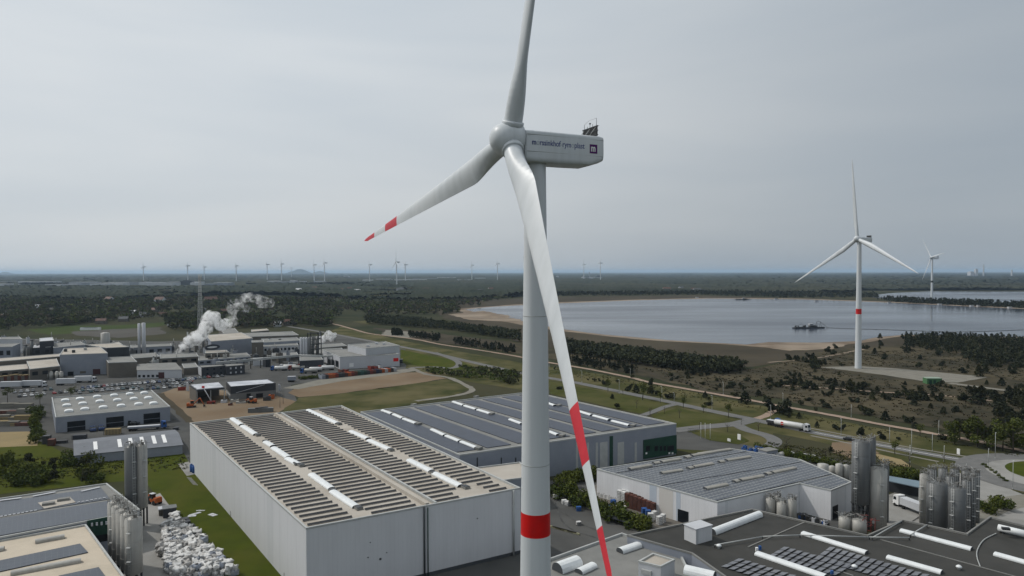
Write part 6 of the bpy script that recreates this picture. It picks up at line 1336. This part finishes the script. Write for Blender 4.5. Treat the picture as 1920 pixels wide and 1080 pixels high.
boxthing('machine_shed', 'dark grey machine cabin between the loader and the bales', 'cabin', None, 318, 968, 3.4, 3, 2.6, M_dgrey, .5, 0, lambda g, c, w, d, h, r_: (g.box(c + Vector((0, 0, h)), w + .3, d + .3, .2, M_steeld, r_), g.box(c + Vector((-2.4, 1.5, 0)), 2.6, 2.6, 1.8, M_brown, r_), g.box(c + Vector((-2.4, 1.5, 1.8)), 2.9, 2.8, .3, M_white2, r_)))
for i, (x, y, w_, d_, h_, m_, nm) in enumerate([(212, 814, 6, 2.4, 2.4, 'straw_field', 'pale brown container'), (150, 823, 5, 2.2, 1.8, 'charcoal_cladding', 'charcoal container'), (88, 832, 2.6, 2.4, 3.4, 'dark_metal', 'dark stacked bins'), (97, 835, 2.4, 2.4, 2.6, 'pallet_red_brown', 'red-brown bin'), (116, 831, 4, 1.6, 1.2, 'dark_metal', 'low dark bin'), (330, 806, 2, 2, 1.2, 'charcoal_cladding', 'small dark crate'), (1085, 985, 1.2, 1.0, 1.1, 'bale_white', 'white crate')]):
    boxthing('container', f'{nm} standing on the yard', 'container', None, x, y, w_, d_, h_, MATS[m_], .25, 0, lambda g, c, w, d, h, r_: [g.box(c + Vector(((-.5 + k / 5) * w * .98, -d / 2 - .03 + (-.5 + k / 5) * w * .25, .1)), .12, .1, h - .2, M_dark, r_) for k in range(6)])
for pts in ([(1040, 940), (1060, 985), (1120, 1010)], [(1045, 950), (1075, 975), (1130, 1000)], [(300, 985), (330, 1010), (395, 1080)], [(1700, 985), (1760, 950), (1830, 930)], [(40, 755), (150, 790), (330, 800)]): ribbon('tyre_track', pts, .5, M_tyrem, .135, .1)
# ------------------------------------------------------------------ street lamps, flagpoles, green cabin, boats
LP = [(1091,717,22),(1161,738,27),(1182,707,16),(1241,748,24),(1335,767,26),(1356,740,24),(1468,758,18),(1445,787,28),(1577,816,32),(1596,782,16),(1668,829,10),(1709,852,48),(1706,868,34),(1748,847,34),(1770,866,28),(1760,815,14),(1866,860,50),(1899,918,56),(1853,872,12),(1030,700,18),(1264,757,20)]
for i, (x, y, h_) in enumerate(LP):
    p = U(x, y); H_ = h_ / FPX * p.y; H_ = max(6, min(11, H_)); T = thing('street_lamp', f'slender grey street lamp along the road, {ordw(i)} from the turbine tower', 'street lamp', p, 'street lamps along the road')
    g = MB(); g.cyl(p, p + Vector((0, 0, H_)), .11, .07, M_pole, 7); g.cyl(p, p + Vector((0, 0, .6)), .16, .16, M_pole, 7); g.build('pole', T); g = MB(); e_ = Vector((-.5, -.85, 0)); g.cyl(p + Vector((0, 0, H_ - .1)), p + e_ * 1.3 + Vector((0, 0, H_ + .15)), .05, .05, M_pole, 5); g.build('arm', T); g = MB(); g.box(p + e_ * 1.6 + Vector((0, 0, H_ + .1)), .7, .28, .14, M_trim, 1.0); g.build('lamp_head', T)
for i, (x, y) in enumerate([(1314, 822), (1322, 823), (1331.5, 824)]):
    p = U(x, y); g = MB(); g.cyl(p, p + Vector((0, 0, 6.5)), .09, .05, M_white, 8); g.cyl(p + Vector((0, 0, 6.5)), p + Vector((0, 0, 6.7)), .12, .12, M_white, 8); g.box(p, .5, .5, .15, M_concrete); tag(g.build('flagpole'), f'bare white flagpole on the green island by the yard entrance, {ordw(i)} of three', 'flagpole', 'flagpoles by the entrance')
for i, (x, y) in enumerate([(1386, 825), (1367, 828)]): boxthing('entrance_sign', f'{["tall", "low"][i]} white sign on the green island by the entrance', 'sign', None, x, y, .3, 1.6, 2.4 if i == 0 else 1.2, M_white, .5, 0, lambda g, c, w, d, h, r_: g.box(c, .5, 1.9, .2, M_concrete, r_))
boxthing('road_sign', 'small white board on the verge beside the road fork', 'sign', None, 1797, 852, .2, 1.2, 2.2, M_white, .3, 0, lambda g, c, w, d, h, r_: g.box(c, .15, .15, .9, M_pole, r_))
g = MB(); p0, p1 = U(1290, 812), U(1309, 810)
for k in range(9): q = p0.lerp(p1, k / 8); g.cyl(q, q + Vector((0, 0, 2)), .05, .05, M_dark, 5)
for z_ in (.3, 1.1, 1.95): g.tube([p0 + Vector((0, 0, z_)), p1 + Vector((0, 0, z_))], .05, M_dark, 4)
tag(g.build('entrance_gate'), 'dark bar gate across the yard entrance', 'gate')
c = U(1748, 719.5); T = thing('transformer_cabin', 'green transformer cabin standing on the gravel pad', 'cabin', c); g = MB(); g.box(c, 9, 5, 3.6, M_cgreen, -.05); g.build('body', T); g = MB(); g.box(c + Vector((0, 0, 3.6)), 9.3, 5.3, .2, mat('cabin_roof', (.25, .32, .25)), -.05); g.build('roof', T)
for dx in (-2.6, 0, 2.6): g = MB(); g.box(c + Vector((dx, -2.5 - dx * .05 * -1, .3)), 1.6, .12, 2.4, M_green, -.05); g.build('door', T)
def dredger(px, py, s, label):
    c = U(px, py); T = thing('dredger', label, 'dredger', (c.x, c.y, .3)); parts = []
    g = MB(); pr = [(-32, -4.5), (26, -4.5), (31, 0), (26, 4.5), (-32, 4.5)]; g.prism(pr, 0, 2.2, M_dgrey); g.box((-20, 0, 2.2), 18, 7, .8, M_darktrim); parts.append((g, 'hull'))
    g = MB(); g.box((6, 0, 2.2), 12, 7, 3.2, M_dark); g.box((2, 0, 5.4), 7, 5.6, 2.6, M_white2); g.box((2, 0, 8.0), 7.8, 6.2, .4, M_white2); parts.append((g, 'deckhouse'))
    g = MB(); g.box((2, -2.85, 6.2), 6, .1, 1.1, M_glass); parts.append((g, 'window'))
    g = MB()
    for x in (14, 22): g.cyl((x, -3, 2.2), (x, 0, 12), .3, .2, M_dark, 6); g.cyl((x, 3, 2.2), (x, 0, 12), .3, .2, M_dark, 6)
    g.cyl((14, 0, 12), (22, 0, 12), .25, .25, M_dark, 6); g.cyl((18, 0, 12), (16, 0, 16), .15, .1, M_dark, 6); g.cyl((22, 0, 11), (36, 0, 1), .3, .3, M_dark, 6); parts.append((g, 'gantry'))
    g = MB(); g.cyl((-30, 0, 3), (-16, 0, 8.5), .35, .25, M_dark, 6); g.cyl((-16, 0, 8.5), (-8, 0, 3), .2, .2, M_dark, 6); g.cyl((-28, 0, 2), (-28, 0, 6), 1.2, 1.2, M_dark, 10)
    for k in range(10): g.box((rnd.uniform(-28, 24), rnd.uniform(-3, 3), 2.2), rnd.uniform(1, 3), rnd.uniform(1, 2.5), rnd.uniform(1, 3.5), rnd.choice([M_dark, M_dgrey, M_steeld]))
    parts.append((g, 'deck_gear')); o0 = T['_o']
    for g, nm in parts: g.v = [(v[0] * s + o0[0], v[1] * s + o0[1], v[2] * s + o0[2]) for v in g.v]; g.build(nm, T)
    T.rotation_euler = (0, 0, R(12))
dredger(1518, 616, .68, 'dark dredging barge with white wheelhouse on the lake')
dredger(1393, 562.5, .6, 'small dark dredger at the far shore of the lake')
for i, (x, y) in enumerate([(1455, 562), (1530, 565.5), (1307, 559), (1762, 572), (1893, 578), (1822, 575), (1835, 575), (1667, 569)]):
    boxthing('shore_hut', f'tiny white hut on the far bank of the lake, {ordw(i)} along the bank', 'hut', 'white huts on the far bank', x, y, 7, 4, 2.8, M_white2, .1, 0, lambda g, c, w, d, h, r_: g.box(c + Vector((0, 0, h)), w + .6, d + .6, .5, M_roofg, r_))
g = MB(); pl = [U(x, y) + Vector((0, 0, .5)) for x, y in [(1548, 615), (1600, 617), (1700, 620), (1800, 623), (1920, 619)]]; g.tube(smooth_line(pl, 6), .22, M_steeld, 5); tag(g.build('floating_pipe'), 'thin dark floating pipe trailing from the dredger', 'pipe')
# ------------------------------------------------------------------ houses among the trees and far sheds
def house(px, py, w, d, h, rot, wall, roof, label, group):
    c = U(px, py); T = thing('house', label, 'house', c, group); ca, sa = math.cos(rot), math.sin(rot)
    f = lambda x, y, z: (c.x + x * ca - y * sa, c.y + x * sa + y * ca, z)
    g = MB(); g.add([f(-w/2,-d/2,0),f(w/2,-d/2,0),f(w/2,d/2,0),f(-w/2,d/2,0),f(-w/2,-d/2,h),f(w/2,-d/2,h),f(w/2,d/2,h),f(-w/2,d/2,h),f(-w/2,0,h+d*.4),f(w/2,0,h+d*.4)], [(0,1,5,4),(1,2,6,9,5),(2,3,7,6),(3,0,4,8,7)], wall); g.build('wall', T)
    g = MB(); g.add([f(-w/2-.3,-d/2-.3,h-.1),f(w/2+.3,-d/2-.3,h-.1),f(w/2+.3,0,h+d*.4+.15),f(-w/2-.3,0,h+d*.4+.15),f(w/2+.3,d/2+.3,h-.1),f(-w/2-.3,d/2+.3,h-.1)], [(0,1,2,3),(3,2,4,5)], roof); g.build('roof', T)
M_tiles = mat('red_roof_tiles', (.12, .06, .045), (.09, .05, .04), .5); M_slate = mat('slate_roof', (.09, .095, .10), (.07, .075, .08), .5)
hp = [(70,578,1),(15,590,1),(6,597,0),(98,584,0),(205,567,1),(218,572,1),(250,590,1),(268,594,1),(305,593,0),(175,604,0),(190,607,0),(150,597,0),(338,604,0),(350,602,1),(120,604,0),(232,603,0),(290,585,0),(165,589,1),(40,603,0),(360,610,0),(325,612,1),(520,612,1),(540,610,0),(380,585,0),(420,588,0),(460,590,1),(130,575,0),(255,572,0),(300,570,1),(350,572,0),(395,568,0),(600,552,1),(640,549,0),(670,550,1),(655,546,0),(750,547,1),(800,548,0),(756,545,1),(590,545,0),(560,548,1),(1250,547,1),(1277,545,1),(1300,547,0),(1307,548,1),(920,548,1),(900,550,0)]
for i, (x, y, wh) in enumerate(hp):
    sc_ = 1.0 if y > 570 else 2.0
    house(x, y, rnd.uniform(9, 14) * sc_, rnd.uniform(7, 9) * sc_, rnd.uniform(3, 5) * sc_, rnd.uniform(-.6, .9), M_white2 if wh else M_brown, (M_tiles, M_slate)[i % 2] if not wh or i % 3 else M_white2, f'{"white" if wh else "brown"} house half hidden among trees, {ordw(i)} of the scattered houses', 'houses scattered among the trees')
for i in range(5): boxthing('greenhouse', f'low white greenhouse beside the ploughed field, {ordw(i)}', 'greenhouse', 'greenhouses by the field', 158 + i * 6, 619 - i * .1, 8, 4, 2.5, M_white, .2, 0, lambda g, c, w, d, h, r_: g.box(c + Vector((0, 0, h)), w, d * .4, .8, M_white2, r_))
g = MB(); bs = [(20,533,40),(55,534,30),(110,540,36),(135,540,24),(190,538,30),(215,537,44),(245,535,46),(270,535,20),(90,533,40),(160,535,50),(325,539,14),(370,540,14),(395,538,30),(300,536,40),(350,534,60),(420,536,30),(5,538,26),(515,532.5,22),(530,533.5,24),(551,534,10),(560,533,26),(600,533,20),(650,522,10),(770,529,60),(800,526,50),(835,524,40),(870,529,26),(720,528,30),(900,525,20),(690,530,18),(1100,524,16),(1110,525,10),(1120,524,20)]
for i, (x, y, wp) in enumerate(bs):
    c = U(x, y - 1.0); w_ = wp / FPX * c.y * 1.0; hh = 11 if wp > 15 else 18; L2 = hh + 6
    o = boxthing('distant_shed', f'long pale shed far off at the forest edge, {ordw(i)} of the distant sheds', 'shed', 'pale sheds at the forest edge', x, y - 1.0, w_, 60, hh + 4, M_white2 if i % 3 else M_gwall, rnd.uniform(-.15, .15), 0, lambda g, c, w, d, h, r_: g.box(c + Vector((0, 0, h)), w * .98, d * .98, 1.0, M_white2 if i % 2 else M_roofg, r_))
for i, (x, y, h_, w_, mm) in enumerate([(351, 534, 24, 60, M_dgrey), (1105, 512, 62, 9, M_gwall), (1122, 522, 26, 36, M_dgrey), (1094, 524, 22, 30, M_white2), (1045, 521, 20, 22, M_white2), (1830, 514, 90, 30, M_white2), (1844, 514, 140, 12, M_white2), (1897, 514, 80, 14, M_white2), (1820, 514, 60, 50, M_white2)]):
    if y < 515: c = U(x, 519); yy_ = 519
    else: yy_ = y
    boxthing('distant_tower', f'{"pale" if mm is M_white2 else "dark"} industrial block far away on the horizon, {ordw(i)}', 'tower', 'industrial blocks on the horizon', x, yy_, w_, w_, h_, mm, .2, 0, lambda g, c, w, d, h, r_: g.box(c + Vector((0, 0, h)), w * .6, d * .6, h * .1, mm, r_))

# ------------------------------------------------------------------ steam
def steam(name, label, pts, Y, dens, seed, lo=.46, hi=.62, grow=1.15):
    m = bpy.data.materials.new(name); m.use_nodes = True; t = m.node_tree; t.nodes.clear(); o = t.nodes.new('ShaderNodeOutputMaterial'); v = t.nodes.new('ShaderNodeVolumePrincipled')
    v.inputs['Color'].default_value = (1, 1, 1, 1); v.inputs['Anisotropy'].default_value = .1
    ge = t.nodes.new('ShaderNodeNewGeometry'); nn = t.nodes.new('ShaderNodeTexNoise'); nn.inputs['Scale'].default_value = .2; nn.inputs['Detail'].default_value = 8; nn.inputs['Roughness'].default_value = .7; nn.inputs['Distortion'].default_value = 1.0
    mr = t.nodes.new('ShaderNodeMapRange'); mr.inputs[1].default_value = lo; mr.inputs[2].default_value = hi; mr.inputs[3].default_value = 0; mr.inputs[4].default_value = dens
    t.links.new(ge.outputs['Position'], nn.inputs[0]); t.links.new(nn.outputs[0], mr.inputs[0]); t.links.new(mr.outputs[0], v.inputs['Density']); t.links.new(v.outputs[0], o.inputs['Volume'])
    g = MB(); r_ = random.Random(seed)
    import bmesh
    bm = bmesh.new()
    for (x, y, rp) in pts:
        c = atY(x, y, Y); rad = rp / FPX * Y * grow
        for k in range(3):
            q = c + Vector((r_.uniform(-.35, .35), r_.uniform(-.35, .35), r_.uniform(-.35, .35))) * rad
            M = Matrix.Translation(q) @ Matrix.Rotation(r_.uniform(0, 3), 4, 'Z') @ Matrix.Diagonal((rad * r_.uniform(.6, .95), rad * r_.uniform(.6, .95), rad * r_.uniform(.6, .95), 1)); bmesh.ops.create_icosphere(bm, subdivisions=2, radius=1, matrix=M)
    me = bpy.data.meshes.new(name); bm.to_mesh(me); bm.free(); me.materials.append(m); ob = bpy.data.objects.new(name, me); C.objects.link(ob)
    rm = ob.modifiers.new('union', 'REMESH'); rm.mode = 'VOXEL'; rm.voxel_size = .9
    tag(ob, label, None, None, 'stuff'); return ob
steam('steam', 'thick white steam plume drifting over the factory', [(331,664,3),(337,658,5),(345,650,8),(356,641,10),(368,634,12),(380,626,13),(388,614,14),(393,602,14),(398,594,11),(404,600,12),(408,612,12),(418,612,9),(427,606,9)], 560, .6, 1)
steam('steam', 'thin torn wisps of steam trailing above the plume', [(432,600,7),(437,592,6),(434,582,7),(441,574,8),(448,565,8),(458,560,8),(470,558,7),(484,560,8),(497,563,8),(506,568,6),(492,572,6),(462,580,5)], 570, .30, 2, .50, .66, 1.7)
steam('steam', 'smaller white steam cloud beside the process tower', [(596,640,5),(603,636,7),(611,631,7),(618,624,6),(622,636,6),(628,628,5)], 640, .6, 3)
steam('steam', 'low steam above the gable shed', [(293,666,4),(302,662,6),(313,660,7),(324,664,6)], 560, .10, 4)
steam('steam', 'faint steam by the oldest plant on the left', [(96,643,4),(100,636,3),(95,650,4)], 640, .15, 5)

# ------------------------------------------------------------------ haze
m = bpy.data.materials.new('haze_air'); m.use_nodes = True; t = m.node_tree; t.nodes.clear(); o = t.nodes.new('ShaderNodeOutputMaterial'); v = t.nodes.new('ShaderNodeVolumePrincipled')
v.inputs['Color'].default_value = (.60, .79, 1.0, 1); v.inputs['Density'].default_value = 3.6e-5; v.inputs['Anisotropy'].default_value = .2; t.links.new(v.outputs[0], o.inputs['Volume'])
hb = MB(); hb.box((0, 0, -1), 182000, 182000, 176, M_white); ho = hb.build('haze'); ho.data.materials.clear(); ho.data.materials.append(m); tag(ho, kind='stuff')
for o in list(bpy.data.objects):
    if '_o' in o: del o['_o']
for o in list(C.objects):
    if o.get('label') == 'x': print('unlabelled proto', o.name)
